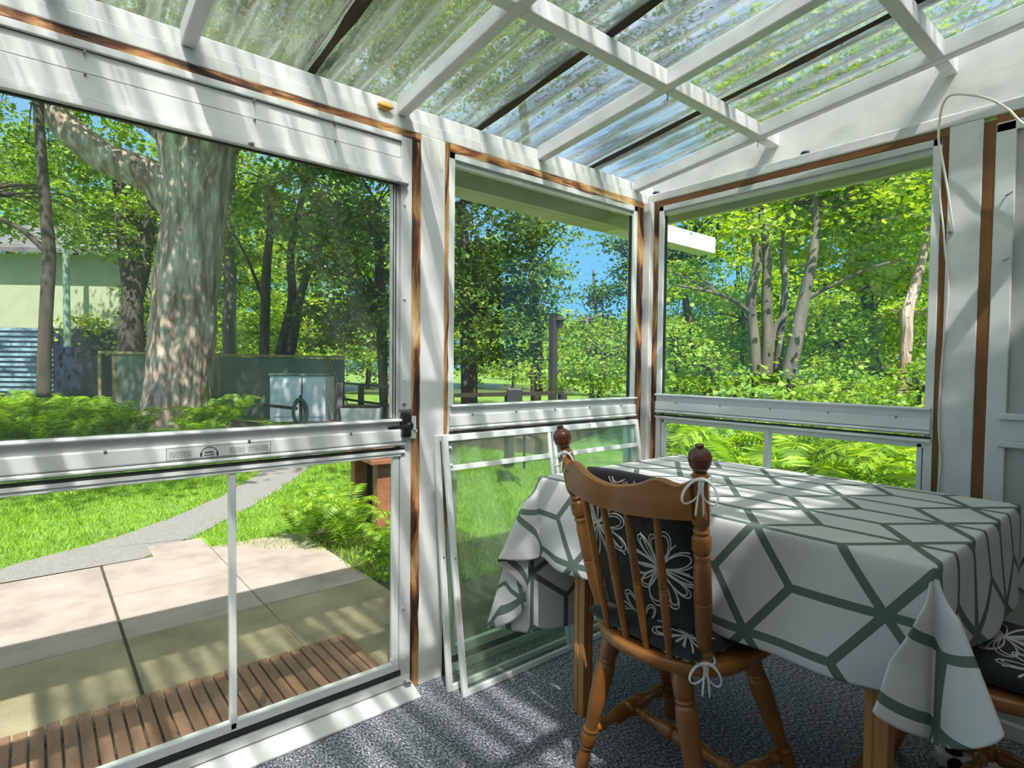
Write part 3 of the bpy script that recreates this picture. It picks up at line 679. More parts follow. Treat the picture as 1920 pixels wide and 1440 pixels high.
# ---- cloth
OX0, OX1, OY0, OY1 = .285, .26, .235, .57          # overhang at -x, +x, -y, +y
def lobes(th, peaks, base=.03):
    f = base
    for c, w, a in peaks: f += a*math.exp(-((th-c)/w)**2)
    return f
LP = {(-1,-1): [(18,9,.50),(57,12,.47)], (-1,1): [(26,14,.46),(70,12,.34)], (1,-1): [(45,22,.4)], (1,1): [(45,22,.35)]}
def drape(s, t):
    ds = TX0-s if s < TX0 else (s-TX1 if s > TX1 else 0); sx = -1 if s < TX0 else 1
    dt = TY0-t if t < TY0 else (t-TY1 if t > TY1 else 0); sy = -1 if t < TY0 else 1
    zt = TZ+.004
    n0 = .0012*noise.noise(Vector((s*4,t*4,1)))
    if ds <= 0 and dt <= 0: return (s, t, zt+n0)
    if ds > 0 and dt <= 0:
        w = .020*sin(t*11+1.5)+.012*sin(t*23)+ .006*noise.noise(Vector((t*6,s*3,7)))
        e = min(1, ds/.27); o = .012*(1-math.exp(-ds/.01))+e*(.018+w*e)
        # ease into the corner flares
        c0 = min(abs(t-TY0), abs(TY1-t)); o += 0
        return ((TX0-o) if sx < 0 else (TX1+o), t, zt-max(0, ds-.008)*.992)
    if dt > 0 and ds <= 0:
        OY = OY0 if sy < 0 else OY1
        w = .022*sin(s*10+.6)+.014*sin(s*19+2)
        e = min(1, dt/.3); o = .012*(1-math.exp(-dt/.01))+e*(.022+w*e)
        return (s, (TY0-o) if sy < 0 else (TY1+o), zt-max(0, dt-.008)*.992)
    r = sqrt(ds*ds+dt*dt); th = math.degrees(atan2(dt, ds))
    OXX = OX0 if sx < 0 else OX1; OYY = OY0 if sy < 0 else OY1
    c, q = cos(radians(th)), sin(radians(th))
    rb = min(OXX/max(c,1e-4), OYY/max(q,1e-4)); rs = (abs(c/OXX)**7+abs(q/OYY)**7)**(-1/7)
    r2 = r*rs/rb
    f = lobes(th, LP[(sx,sy)])*min(1, r2/.10)
    # match side sheets at the seam
    def side_o(d, v, isx):
        if isx: w = .020*sin(v*11+1.5)+.012*sin(v*23)+.006*noise.noise(Vector((v*6,s*3,7))); e = min(1, d/.27); return .012*(1-math.exp(-d/.01))+e*(.018+w*e)
        w = .022*sin(v*10+.6)+.014*sin(v*19+2); e = min(1, d/.3); return .012*(1-math.exp(-d/.01))+e*(.022+w*e)
    oa = side_o(r2, TY0 if sy < 0 else TY1, True); ob = side_o(r2, TX0 if sx < 0 else TX1, False)
    base = oa*(1-th/90)+ob*th/90
    win = sin(radians(th)*2)**.5 if 0 < th < 90 else 0
    o = base+r2*(f-.03)*win
    # lobes swing a little sideways so folds overlap
    th2 = th+6*sin(radians(th*4))*min(1,r2/.2)
    if sx < 0 and sy < 0: th2 = th-46*math.exp(-((th-20)/10)**2)*min(1,r2/.2)
    drop = sqrt(max(0, r2*r2-(o-.01)**2)); cx = TX0 if sx < 0 else TX1; cy = TY0 if sy < 0 else TY1
    return (cx+sx*o*cos(radians(th2)), cy+sy*o*sin(radians(th2)), zt-max(0, drop-.006))
def axis_pts(a, b, c, d, fine):
    out = list(np.linspace(a, b, fine)[:-1])+list(np.linspace(b, b+.03, 7)[:-1]) + list(np.linspace(b+.03, c-.03, 36)[:-1])+list(np.linspace(c-.03, c, 7)[:-1])+list(np.linspace(c, d, fine))
    return out
S = axis_pts(TX0-OX0, TX0, TX1, TX1+OX1, 52); T = axis_pts(TY0-OY0, TY0, TY1, TY1+OY1, 60)
# extra rings right below the edge
def dens(A, e, sg): return A
V = np.array([drape(s, t) for t in T for s in S]); ns, nt_ = len(S), len(T)
Q = np.array([(j*ns+i, j*ns+i+1, (j+1)*ns+i+1, (j+1)*ns+i) for j in range(nt_-1) for i in range(ns-1)])
cl = fastmesh('tablecloth', V, Q, M['cloth'], None, (0,0,0), smooth=True)
uvl = cl.data.uv_layers.new(name='cloth'); flat = np.array([(s, t) for t in T for s in S], dtype=np.float32)
uvl.data.foreach_set('uv', flat[Q.ravel()].ravel())
sd = cl.modifiers.new('thick', 'SOLIDIFY'); sd.thickness = .0015; sd.offset = 1
tag(cl, 'white tablecloth printed with grey green lines draped over the dining table', 'tablecloth')

# ---- chair (local: +x forward, origin on the floor under the seat)
leg_prof = [(0,.012),(.02,.015),(.10,.0165),(.17,.013),(.19,.017),(.20,.0145),(.215,.019),(.27,.0195),(.30,.0165),(.315,.019),(.33,.015),(.36,.0150),(.55,.0205),(.75,.0235),(.80,.022),(.815,.0175),(.83,.021),(.84,.0175),(.86,.021),(.93,.0225),(1,.018)]
str_prof = [(0,.009),(.06,.010),(.09,.0145),(.12,.016),(.15,.013),(.17,.010),(.20,.011),(.34,.020),(.40,.021),(.43,.015),(.45,.021),(.50,.0215),(.55,.021),(.57,.015),(.60,.021),(.66,.020),(.80,.011),(.83,.010),(.85,.013),(.88,.016),(.91,.0145),(.94,.010),(1,.009)]
def fine(prof, k=3):
    out = []
    for (t0, r0), (t1, r1) in zip(prof, prof[1:]):
        for i in range(k):
            u = i/k; e = u*u*(3-2*u); out.append((t0+(t1-t0)*u, r0+(r1-r0)*e))
    out.append(prof[-1]); return out
def make_chair(label):
    t = thing('dining_chair', label, 'chair', group='turned spindle back chairs')
    # seat: D-shaped plank, saddled
    nr, na = 10, 72; vs = []; fs = []
    def outline(a):
        c, s = cos(a), sin(a)
        e = 2.3 if c < 0 else 9.0
        ax = .200 if c < 0 else .165; ay = .212
        r = (abs(c/ax)**e+abs(s/ay)**e)**(-1/e); return r*c, r*s
    zt, zb = .455, .421
    for (sc, z) in [(0,zt-.006),(.5,zt-.005),(.8,zt-.001),(.95,zt),(.985,zt-.002),(1,zt-.007),(1,zt-.018),(.985,zb+.004),(.95,zb),(.5,zb),(0,zb)]:
        for k in range(na):
            x, y = outline(2*pi*k/na); vs.append((x*sc, y*sc, z))
    rows = 11
    for j in range(rows-1):
        for k in range(na): fs.append((j*na+k, (j+1)*na+k, (j+1)*na+(k+1) % na, j*na+(k+1) % na))
    MB().add(vs, fs).build('seat', M['maple_h'], t, world=False, auto=50)
    feet = {}
    for nm, (tx, ty), (fx, fy) in (('bl',(-.140,.110),(-.160,.205)), ('br',(-.140,-.110),(-.160,-.205)), ('fl',(.085,.150),(.262,.205)), ('fr',(.085,-.150),(.255,-.215))):
        MB().lathe((fx,fy,0),(tx,ty,.424),fine([(u_,r_*1.17) for u_,r_ in leg_prof]),22).build('leg', M['maple'], t, world=False, auto=60)
        feet[nm] = (Vector((fx,fy,0)), Vector((tx,ty,.424)))
    def on(n, z): a, b = feet[n]; return a+(b-a)*(z/.424)
    sts = []
    for a, b in (('bl','fl'),('br','fr')):
        p, q = on(a,.125), on(b,.125); d = (q-p).normalized()
        MB().lathe(p+d*.012, q-d*.012, fine([(u_,r_*1.12) for u_,r_ in str_prof]),18).build('stretcher', M['maple'], t, world=False, auto=60); sts.append((p+q)/2)
    d = (sts[1]-sts[0]).normalized()
    MB().lathe(sts[0]+d*.018, sts[1]-d*.018, fine([(u_,r_*1.12) for u_,r_ in str_prof]),18).build('stretcher', M['maple'], t, world=False, auto=60)
    # back posts
    post = [(0,.015),(.012,.019),(.035,.0195),(.042,.016),(.05,.0185),(.06,.0145),(.075,.0155),(.16,.0195),(.26,.0205),(.262,.0185),(.27,.0205),(.40,.0195),(.43,.0165),(.445,.019),(.455,.016)]
    for s in (1,-1):
        a = Vector((-.122, s*.162, .452)); b = Vector((-.232, s*.213, .930)); Lp = (b-a).length
        k = MB(); k.lathe(a, a+(b-a)*.60, fine([(u/.455, r) for u, r in post]), 22)
        # faceted blocks and crest socket
        k.lathe(a+(b-a)*.598, a+(b-a)*.70, [(0,.014),(.1,.019),(.2,.0215),(.8,.0215),(.9,.019),(1,.014)], 8)
        k.lathe(a+(b-a)*.70, a+(b-a)*.745, fine([(0,.015),(.3,.019),(.6,.015),(1,.018)]), 20)
        k.lathe(a+(b-a)*.742, b, [(0,.016),(.06,.0205),(.2,.0215),(.85,.0185),(1,.015)], 8)
        pb = k.build('back_post', M['maple'], t, world=False, auto=35)
        dv = (b-a).normalized(); f0 = b-dv*.002
        fin = [(0,.010),(.06,.012),(.12,.0165),(.26,.0225),(.46,.0255),(.50,.0257),(.51,.0238),(.53,.0238),(.54,.0257),(.68,.0235),(.80,.0165),(.86,.010),(.88,.0085),(.92,.0095),(.98,.0095),(1,.006)]
        MB().lathe(f0, f0+dv*.066, fine(fin,2), 24).build('finial', M['knob'], pb, world=False, auto=50)
    # crest rail
    def crest_x(v): return -.222-.045*(1-v*v)
    vs = []; fs = []; nn = 48
    for i in range(nn+1):
        v = -1+2*i/nn; y = v*.198; x = crest_x(v)
        av = abs(v)
        top = .889+.020*math.exp(-((av-.68)/.20)**2)-.014*math.exp(-(av/.34)**2)+.020*max(0,av-.86)/.14
        bot = .808+.012*av**2
        th = .011
        lean = (top-bot)*.22
        vs += [(x-th,y,bot),(x+th,y,bot),(x+th-lean*.9,y,top-.004),(x+th*.4-lean,y,top),(x-th*.4-lean,y,top),(x-th-lean,y,top-.005)]
    for i in range(nn):
        for k in range(6): fs.append((i*6+k, i*6+(k+1) % 6, i*6+6+(k+1) % 6, i*6+6+k))
    fs += [(5,4,3,2,1,0), tuple(nn*6+k for k in range(6))]
    MB().add(vs, fs).build('crest_rail', M['maple_h'], t, world=False, auto=45)
    sp = [(0,.0085),(.3,.0105),(.48,.0112),(.49,.0100),(.50,.0112),(.51,.0100),(.52,.0112),(.8,.0095),(1,.0080)]
    for v in (-.6,-.2,.2,.6):
        a = Vector((-.162-.012*(1-v*v), v*.165, .452)); b = Vector((crest_x(v), v*.190, .813))
        MB().lathe(a, b, fine(sp), 14).build('spindle', M['maple'], t, world=False, auto=60)
    return t
ch1 = make_chair('wooden spindle back chair with its back to the camera, pulled up to the table front')
ch1.location = (-.993,-.877,0); ch1.rotation_euler.z = radians(-2)
ch2 = copy_tree(ch1); tag(ch2, 'wooden chair at the right end of the table, its legs half hidden by the cloth')
ch2.location = (-.553,-1.452,0); ch2.rotation_euler.z = radians(90)

# ---- cushions
def flower(cx, cy, R, n, ph, seed):
    r = random.Random(seed); loops = []
    for k in range(n):
        a = ph+2*pi*k/n+r.uniform(-.15,.15); L = R*r.uniform(.8,1.1); w = L*r.uniform(.16,.24)
        for q in range(2):
            L2, w2, a2 = L*(1-.1*q), w*(1-.3*q*r.random()), a+q*r.uniform(-.08,.08)
            pts = []
            for i in range(29):
                u = 2*pi*i/28; x = L2*(1-cos(u))/2; y = w2*sin(u)*(x/L2+.05)**.6*1.1
                pts.append((cx+x*cos(a2)-y*sin(a2), cy+x*sin(a2)+y*cos(a2)))
            loops.append(pts)
    for k in range(n//2):
        a = ph+2*pi*(k+.5)/n*2; loops.append([(cx+R*.9*i/10*cos(a+.02*i), cy+R*.9*i/10*sin(a+.02*i)) for i in range(11)])
    return loops
def make_cushion(name, label, W, H, Tk, flowers, group):
    "local: face plane x-y, thickness z; W along x, H along y"
    t = thing(name, label, 'cushion', group=group)
    def th(u, v): 
        e = max(0, (1-abs(u)**5))*max(0, (1-abs(v)**5)); return Tk/2*(e**.42)+.002
    def rim(u, v):
        # slightly rounded square outline
        k = 1-.05*(u*u*v*v); b = 1+.015*(1-abs(u)**2) ; return u*W/2*k*(1+.02*(v*v)), v*H/2*k*(1+.02*(u*u))
    n = 28; vs = []; fs = []
    for sgn in (1,-1):
        for j in range(n+1):
            for i in range(n+1):
                u, v = sin(pi/2*(-1+2*i/n)), sin(pi/2*(-1+2*j/n)); x, y = rim(u, v)
                vs.append((x, y, sgn*(th(u,v)+.002*noise.noise(Vector((x*12,y*12,sgn)))*(1-u*u)*(1-v*v))))
    m1 = (n+1)*(n+1)
    for s in (0,1):
        for j in range(n):
            for i in range(n):
                q = (j*(n+1)+i, j*(n+1)+i+1, (j+1)*(n+1)+i+1, (j+1)*(n+1)+i)
                fs.append(tuple(a+s*m1 for a in (q if s == 0 else q[::-1])))
    per = [i for i in range(n+1)]+[(j*(n+1)+n) for j in range(1,n+1)]+[(n*(n+1)+i) for i in range(n-1,-1,-1)]+[(j*(n+1)) for j in range(n-1,0,-1)]
    for i in range(len(per)):
        a, b = per[i], per[(i+1) % len(per)]; fs.append((a, a+m1, b+m1, b))
    MB().add(vs, fs).build('cover', M['fabric'], t, world=False, smooth=True)
    # print as fine ribbons on both faces
    P = MB()
    for sgn in (1,-1):
        for (fx, fy, R, npet, ph, sd_) in flowers:
            for pts in flower(fx*sgn, fy, R, npet, ph, sd_):
                P3 = []
                for (x, y) in pts:
                    u, v = x/(W/2), y/(H/2)
                    if max(abs(u), abs(v)) > .95:
                        if len(P3) > 2: P.tube(P3, .0018, 5)
                        P3 = []; continue
                    P3.append((x, y, sgn*(th(u,v)+.0012)))
                if len(P3) > 2: P.tube(P3, .0018, 5)
    P.build('flower_print', M['print'], t, world=False)
    return t
FL = [(.065,-.02,.105,11,.3,3),(-.13,.05,.12,9,.1,5),(.02,.24,.10,9,.8,8),(-.02,-.21,.10,8,.5,9),(.17,.17,.07,7,.2,12)]
bc = make_cushion('back_cushion', 'black back cushion with white line flowers tied inside the spindle back', .33, .41, .052, FL, 'black flowered cushions')
# stand it up in front of the spindles: local x -> chair y, local y -> up the back, local z -> backwards
def place(o, chair, loc, cols):
    R_ = Matrix(cols).transposed().to_4x4(); Mw = Matrix.Translation(Vector(chair.location)) @ Matrix.Rotation(chair.rotation_euler.z, 4, 'Z') @ Matrix.Translation(Vector(loc)) @ R_
    o.matrix_world = Mw; o.location = Mw.to_translation(); o.rotation_euler = Mw.to_euler()
lean = radians(14)
place(bc, ch1, (-.147, .0, .690), ((0,1,0), (-sin(lean),0,cos(lean)), (cos(lean),0,sin(lean))))
sc1 = make_cushion('seat_cushion', 'black seat cushion with white line flowers on the chair facing away', .36, .35, .05, [(-.02,.03,.12,10,.3,21),(-.13,-.12,.08,7,.1,22),(.10,-.13,.10,8,.1,25),(.12,.13,.09,7,.4,23)], 'black flowered cushions')
place(sc1, ch1, (-.0, 0, .481), ((1,0,0),(0,1,0),(0,0,1)))
sc2 = copy_tree(sc1); tag(sc2, 'black flowered seat cushion on the chair at the right end of the table')
place(sc2, ch2, (.0, 0.0, .481), ((0,1,0),(-1,0,0),(0,0,1)))

# white ties
def bow(name, c, ax, down, sz, label, ring=None, tails=2):
    "c centre knot; ax sideways unit; down unit; sz loop length"
    c, ax, dn = Vector(c), Vector(ax).normalized(), Vector(down).normalized(); out = ax.cross(dn)
    t = thing(name, label, 'tie', tuple(c), group='white cushion ties')
    for s in (1,-1):
        pts = []
        for i in range(17):
            u = 2*pi*i/16; r = sz*(1-cos(u))/2; w = sz*.24*sin(u)
            d = (dn*cos(.55)+ax*s*sin(.55)); n_ = (ax*s*cos(.55)-dn*sin(.55))
            pts.append(c+d*r+n_*w+out*(.004*sin(u/2)))
        MB().tube(pts, .0044, 8, flat=.5).build('loop', M['ribbon'], t, smooth=True)
    for k in range(tails):
        s = (-.18, .25)[k]; pts = [c+dn*(sz*1.25*u)+ax*(s*sz*u*(1-.4*u))+out*.003*sin(u*5) for u in [i/8 for i in range(9)]]
        MB().tube(pts, .0046, 8, flat=.5).build('tail', M['ribbon'], t, smooth=True)
    MB().tube([c-ax*.006, c, c+ax*.006], [.004,.006,.004], 10).build('knot', M['ribbon'], t, smooth=True)
    if ring:
        rc, axis, rr = Vector(ring[0]), Vector(ring[1]).normalized(), ring[2]; u = axis.orthogonal().normalized(); w = axis.cross(u)
        MB().tube([rc+rr*(cos(a)*u+sin(a)*w) for a in [2*pi*i/20 for i in range(20)]], .003, 8, closed=True).build('band', M['ribbon'], t, smooth=True)
    return t
def chw(chair, p): 
    return Matrix.Translation(Vector(chair.location)) @ Matrix.Rotation(chair.rotation_euler.z, 4, 'Z') @ Vector(p)
pax = Vector((-.110,.051,.478)).normalized(); pax2 = Vector((-.110,-.051,.478)).normalized()
topR = chw(ch1, (-.229,-.212,.918)); topL = chw(ch1, (-.229,.212,.918))
tocam = Vector((-.72,-.55,.1)).normalized()
side = Vector((.60,-.80,0)).normalized()
bow('tie_ribbon', topR+tocam*.024+Vector((0,0,-.004)), side, (-.05,.03,-1), .062, 'white tie bow under the knob of the right back post of the near chair', (topR, pax2, .0215))
bow('tie_ribbon', topL+tocam*.021, side, (-.1,.06,-1), .045, 'white tie bow under the knob of the left back post of the near chair', (topL, pax, .0205))
bR = chw(ch1, (-.122,-.163,.462)); bL = chw(ch1, (-.122,.163,.475))
bow('tie_ribbon', bR+tocam*.026+Vector((0,0,-.0)), side, (0,0,-1), .060, 'white tie bow at the foot of the right back post by the seat edge', (bR, pax2, .0225))
bow('tie_ribbon', bL+tocam*.024, side, (0,0,-1), .036, 'small white tie bow at the foot of the left back post by the seat', (bL, pax, .0225), tails=1)

# ---- power strip on the floor under the second chair
ps = thing('power_strip', 'cream coloured power strip lying by the wall under the table end', 'power strip', (-.30,-1.33,0), radians(-62))
MB().box(-.03,.33,-.028,.028,.004,.045).build('strip_body', M['cream'], ps, bevel=.012, world=False)
MB().lathe((.015,0,.045),(.015,0,.062),[(0,.022),(1,.020)],18).build('plug', M['black'], ps, world=False)
MB().lathe((.010,-.031,.024),(.010,-.028,.024),[(0,.019),(1,.019)],18).build('socket', M['black'], ps, world=False)
cord_pts = [(-.62,-1.14,.006),(-.56,-1.20,.006),(-.50,-1.27,.006),(-.46,-1.36,.006),(-.40,-1.42,.007),(-.33,-1.44,.012),(-.298,-1.40,.03)]
pcd = MB().tube(smoothpts(cord_pts), .0045, 8).build('cord', M['cord'], smooth=True); bpy.context.view_layer.update(); pcd.parent = ps; pcd.matrix_parent_inverse = ps.matrix_world.inverted()
tag(MB().lathe((-.43,-1.395,.0),(-.44,-1.39,.045),[(0,.010),(.3,.014),(.8,.012),(1,.006)],14).build('cable_plug', M['yellowplug'], smooth=True), 'small yellow plug standing beside the white power cord', 'plug')

# ================================================================== GARDEN
GZ = -.12
nx = 120
def gz(x, y): return GZ - .012
g_ = MB(); g_.add([(-70,.12,GZ-.012),(90,.12,GZ-.012),(90,110,GZ-.012),(-70,110,GZ-.012)], [(0,1,2,3)]); g_.add([(.12,-40,GZ-.012),(90,-40,GZ-.012),(90,.12,GZ-.012),(.12,.12,GZ-.012)], [(0,1,2,3)])
tag(g_.build('lawn', M['lawn']), 'sunny green lawn spreading round the porch', 'lawn', kind='structure')
tag(box(XL-.4,.2,.121,2.59,GZ-.03,GZ-.011).build('patio_base', M['joint']), 'dark mossy bed showing in the joints of the patio slabs', 'patio base', kind='structure')
xj = [-3.86,-3.25,-2.64,-2.03,-1.415,-.805]; yj = [.13,.745,1.36,1.97,2.58]
pos = {(4,4):'x'}
for i in range(5):
    for j in range(4):
        gap = .013 if xj[i+1] == -2.03 else .004; gl_ = .013 if xj[i] == -2.03 else .004
        lab = 'square pinkish grey concrete patio slab, %s row from the door, %s' % (('first','second','third','fourth')[j], ('leftmost column','second column','third column','column behind the door mullion','rightmost column')[i])
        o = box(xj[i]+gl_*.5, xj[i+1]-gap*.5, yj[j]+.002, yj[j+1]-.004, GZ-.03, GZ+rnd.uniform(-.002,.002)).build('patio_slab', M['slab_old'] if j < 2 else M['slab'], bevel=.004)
        tag(o, lab, 'paving slab', 'patio slabs')
o = box(-1.75,-1.42,2.585,2.85,GZ-.03,GZ-.002).build('patio_slab', M['slab'], bevel=.004); tag(o, 'small odd pink slab at the back edge of the patio beside the path', 'paving slab', 'patio slabs')
# path
Lp = [(-2.9,2.60),(-2.45,2.95),(-1.95,3.22),(-1.25,3.85),(-.55,4.85),(.05,5.9),(.9,7.4),(2.0,9.0),(2.6,10)]
Rp = [(-1.80,2.60),(-1.55,2.87),(-1.42,2.95),(-.72,3.80),(-.1,4.65),(.45,5.55),(1.4,7.0),(2.6,8.4),(3.2,9.2)]
k = MB(); Ls = smoothpts([(a,b,0) for a,b in Lp],6); Rs = smoothpts([(a,b,0) for a,b in Rp],6); vs = []
for a, b in zip(Ls, Rs):
    j1, j2 = .05*noise.noise(a*3), .05*noise.noise(b*3)
    vs += [(a.x+j1,a.y,GZ-.004),(b.x+j2,b.y,GZ-.004),(b.x+j2,b.y,GZ-.02),(a.x+j1,a.y,GZ-.02)]
fs = []
for i in range(len(Ls)-1):
    for q in range(4): fs.append((i*4+q, i*4+4+q, i*4+4+(q+1) % 4, i*4+(q+1) % 4))
tag(k.add(vs, fs).build('path', M['asphalt']), 'grey asphalt garden path winding from the patio to the deck', 'path', kind='structure')
# slat mat
mt = thing('slat_doormat', 'brown wooden slat doormat lying outside the storm door', 'doormat', (-2.3,.45,GZ))
x = -3.35; i = 0
while x < -1.27 and i < 60:
    w = .036; dy = rnd.uniform(-.006,.006)
    box(x, x+w, .16+dy, .725+dy, GZ+.012, GZ+.030).build('slat', M['slat'], mt, bevel=.003); x += .043; i += 1
for y in (.24,.45,.65): box(-3.35,-1.25,y-.02,y+.02,GZ+.001,GZ+.0115).build('batten', M['slat'], mt)
# pond
pd = [at(px, py, 1) for px, py in ()]
def ground(px, py, z=GZ):
    d = FF+(px-960)/F*RR-(py-720)/F*UU; return CAM+d*((z-CAM.z)/d.z)
ring = []
cpt = at(872,700,31)
for i in range(40):
    a = 2*pi*i/40; r = 1+.12*noise.noise(Vector((cos(a)*1.5,sin(a)*1.5,0)))
    ring.append((cpt.x+(6.5*cos(a)*RR.x+8*sin(a)*FF.x)*r, cpt.y+(6.5*cos(a)*RR.y+8*sin(a)*FF.y)*r, GZ+.006))
tag(MB().add(ring+[(p[0],p[1],GZ-.03) for p in ring], [tuple(range(40))]+[(i,40+i,40+(i+1)%40,(i+1)%40) for i in range(40)]).build('pond', M['water']), 'still green pond beyond the railing', 'pond')

# deck and railings
dk = [(1.25,8.9),(3.3,4.3),(6.8,6.0),(4.2,12.8)]
k = MB(); k.add([(x,y,GZ-.01) for x,y in dk]+[(x,y,.08) for x,y in dk], [(3,2,1,0),(4,5,6,7)]+[(i,(i+1)%4,4+(i+1)%4,4+i) for i in range(4)])
tag(k.build('wooden_deck', M['deckwood']), 'low brown wooden deck behind the ferns', 'deck', kind='structure')
def railing(a, b, zb, zt, n, label, panel=False):
    a, b = Vector(a), Vector(b); t = thing('deck_railing', label, 'railing', (a.x,a.y,zb), group='dark deck railings')
    for z in (zt-.02, zb+(zt-zb)*.45): MB().bar((a.x,a.y,z),(b.x,b.y,z),.05,.045).build('rail', M['darkwood'], t)
    for i in range(n+1):
        p = a+(b-a)*i/n; MB().bar((p.x,p.y,zb-.2),(p.x,p.y,zt-.04),.09,.09).build('post', M['darkwood'], t)
    return t
a = at(640,700,12.4); b = at(830,700,9.0); railing((a.x,a.y,0),(b.x,b.y,0),.10,.76,4,'dark wooden railing seen behind the white planter box')
a = at(842,700,6.6); b = at(1055,700,7.6); railing((a.x,a.y,0),(b.x,b.y,0),.10,.82,2,'dark wooden railing in front of the pond')
# lamp post
p = at(1036,745,7.7); lp = thing('lamp_post', 'dark wooden lamp post with small lantern behind the narrow window', 'lamp post', (p.x,p.y,.08))
MB().bar((p.x,p.y,.08),(p.x,p.y,1.86),.085,.085).build('post', M['darkwood'], lp)
q = p+RR*.09
MB().bar((p.x,p.y,1.80),(q.x,q.y,1.80),.03,.03).build('arm', M['darkwood'], lp)
k = MB(); k.lathe((q.x,q.y,1.66),(q.x,q.y,1.83),[(0,.03),(.6,.05),(.65,.07),(1,.01)],10); k.build('lantern', M['darkwood'], lp)
# black deck chair
p = at(966,760,6.2); dc = thing('garden_chair', 'black folding garden chair standing by the railing', 'chair', (p.x,p.y,.08), YAW*-1)
MB().hexa([(-.085,0,.40),(.085,0,.40),(.085,.02,.40),(-.085,.02,.40),(-.095,.12,.82),(.075,.12,.82),(.075,.14,.82),(-.095,.14,.82)]).build('backrest', M['black'], dc, bevel=.01, world=False)
MB().box(-.1,.1,-.25,.02,.36,.39).build('seat', M['black'], dc, bevel=.01, world=False)
for (x, y) in ((-.1,-.24),(.1,-.24),(-.1,.02),(.1,.02)): MB().bar((x,y,0),(x,y,.38),.02,.02).build('leg', M['black'], dc, world=False)
# white storage box with coiled hose
def orient(px, d): p = at(px, 700, d); return Vector((p.x, p.y, 0))
p = orient(556,10.6); fz = thing('storage_cabinet', 'grey white storage cabinet on the deck edge in front of green screening', 'cabinet', (p.x,p.y,.06), -YAW+.05)
MB().box(-.48,.53,-.02,.62,0,.86).build('cabinet_body', M['whitebox'], fz, bevel=.01, world=False)
MB().box(-.50,.55,-.05,.64,.86,.90).build('lid', M['mesh'], fz, bevel=.01, world=False)
MB().box(-.40,.08,-.032,-.02,.10,.76).build('door', M['whitebox'], fz, bevel=.008, world=False)
MB().box(.15,.50,-.032,-.02,.10,.76).build('door', M['whitebox'], fz, bevel=.008, world=False)
MB().box(.10,.115,-.035,-.02,.02,.84).build('latch_bar', M['gasket'], fz, world=False)
p = orient(563,9.6); hs = thing('garden_hose', 'dark green garden hose coiled on a stake before the storage cabinet', 'hose', (p.x,p.y,.0), -YAW)
for i in range(7):
    rr = .135+.012*(i % 4); MB().tube([(rr*.72*cos(a)+.01*i-.03, -.02*i*.4, .34+rr*1.35*sin(a)) for a in [2*pi*j/24 for j in range(24)]], .014, 8, closed=True).build('hose_coil', M['hose'], hs, smooth=True, world=False)
MB().bar((0,0,-.12),(0,0,.62),.03,.03).build('stake', M['darkwood'], hs, world=False)
p = orient(540,9.95); tag(MB().bar(p+Vector((-.45,.2,.44)), p+Vector((.10,-.18,.37)), .05,.05).build('loose_rail', M['darkwood']), 'thin dark wooden rail in front of the storage cabinet', 'rail')
# planter boxes
p = orient(674,10.0); pl = thing('planter_box', 'white boarded planter box standing on the deck beside the railing', 'planter', (p.x,p.y,.08), -YAW+.1)
k = MB(); k.hexa([(-.30,-.02,0),(.34,-.02,0),(.34,.30,0),(-.30,.30,0),(-.32,-.04,.30),(.36,-.04,.30),(.36,.32,.30),(-.32,.32,.30)]); k.build('box_body', M['whitewash'], pl, bevel=.006, world=False)
MB().box(-.30,.34,-.02,.30,.30,.33).build('soil_fill', M['soil'], pl, world=False)
p = orient(634,10.8); tag(MB().bar((p.x,p.y,.08),(p.x+.02,p.y,.80),.14,.10).build('grey_post', M['roofgrey']), 'short grey post left of the white planter box', 'post')
# screening fence
A = at(186,668,13.2); Bq = at(646,672,13.2)
fc = thing('screen_fence', 'green mesh screening fence with pale wooden top rail behind the big maple', 'fence', (A.x,A.y,GZ))
MB().bar((A.x,A.y,1.36),(Bq.x,Bq.y,1.30),.07,.06).build('top_rail', M['palewood'], fc)
v = (Bq-A); v.z = 0; 
for u in (0,.058,.49,.93): 
    p = A+(Bq-A)*u; MB().bar((p.x,p.y,GZ),(p.x,p.y,1.33),.07,.06).build('post', M['palewood'], fc)
p = A+(Bq-A)*.94; q = A+(Bq-A)*1.02; MB().bar((q.x,q.y,.1),(p.x,p.y,1.25),.05,.04).build('brace', M['palewood'], fc)
nn = v.normalized().cross(Vector((0,0,1)))*-.04
a = A+v*.065; b = A+v*1.0
MB().hexa([(a.x,a.y,GZ),(b.x,b.y,GZ),(b.x+nn.x*.3,b.y+nn.y*.3,GZ),(a.x+nn.x*.3,a.y+nn.y*.3,GZ),(a.x,a.y,1.31),(b.x,b.y,1.26),(b.x+nn.x*.3,b.y+nn.y*.3,1.26),(a.x+nn.x*.3,a.y+nn.y*.3,1.31)]).build('mesh_screen', M['mesh'], fc)

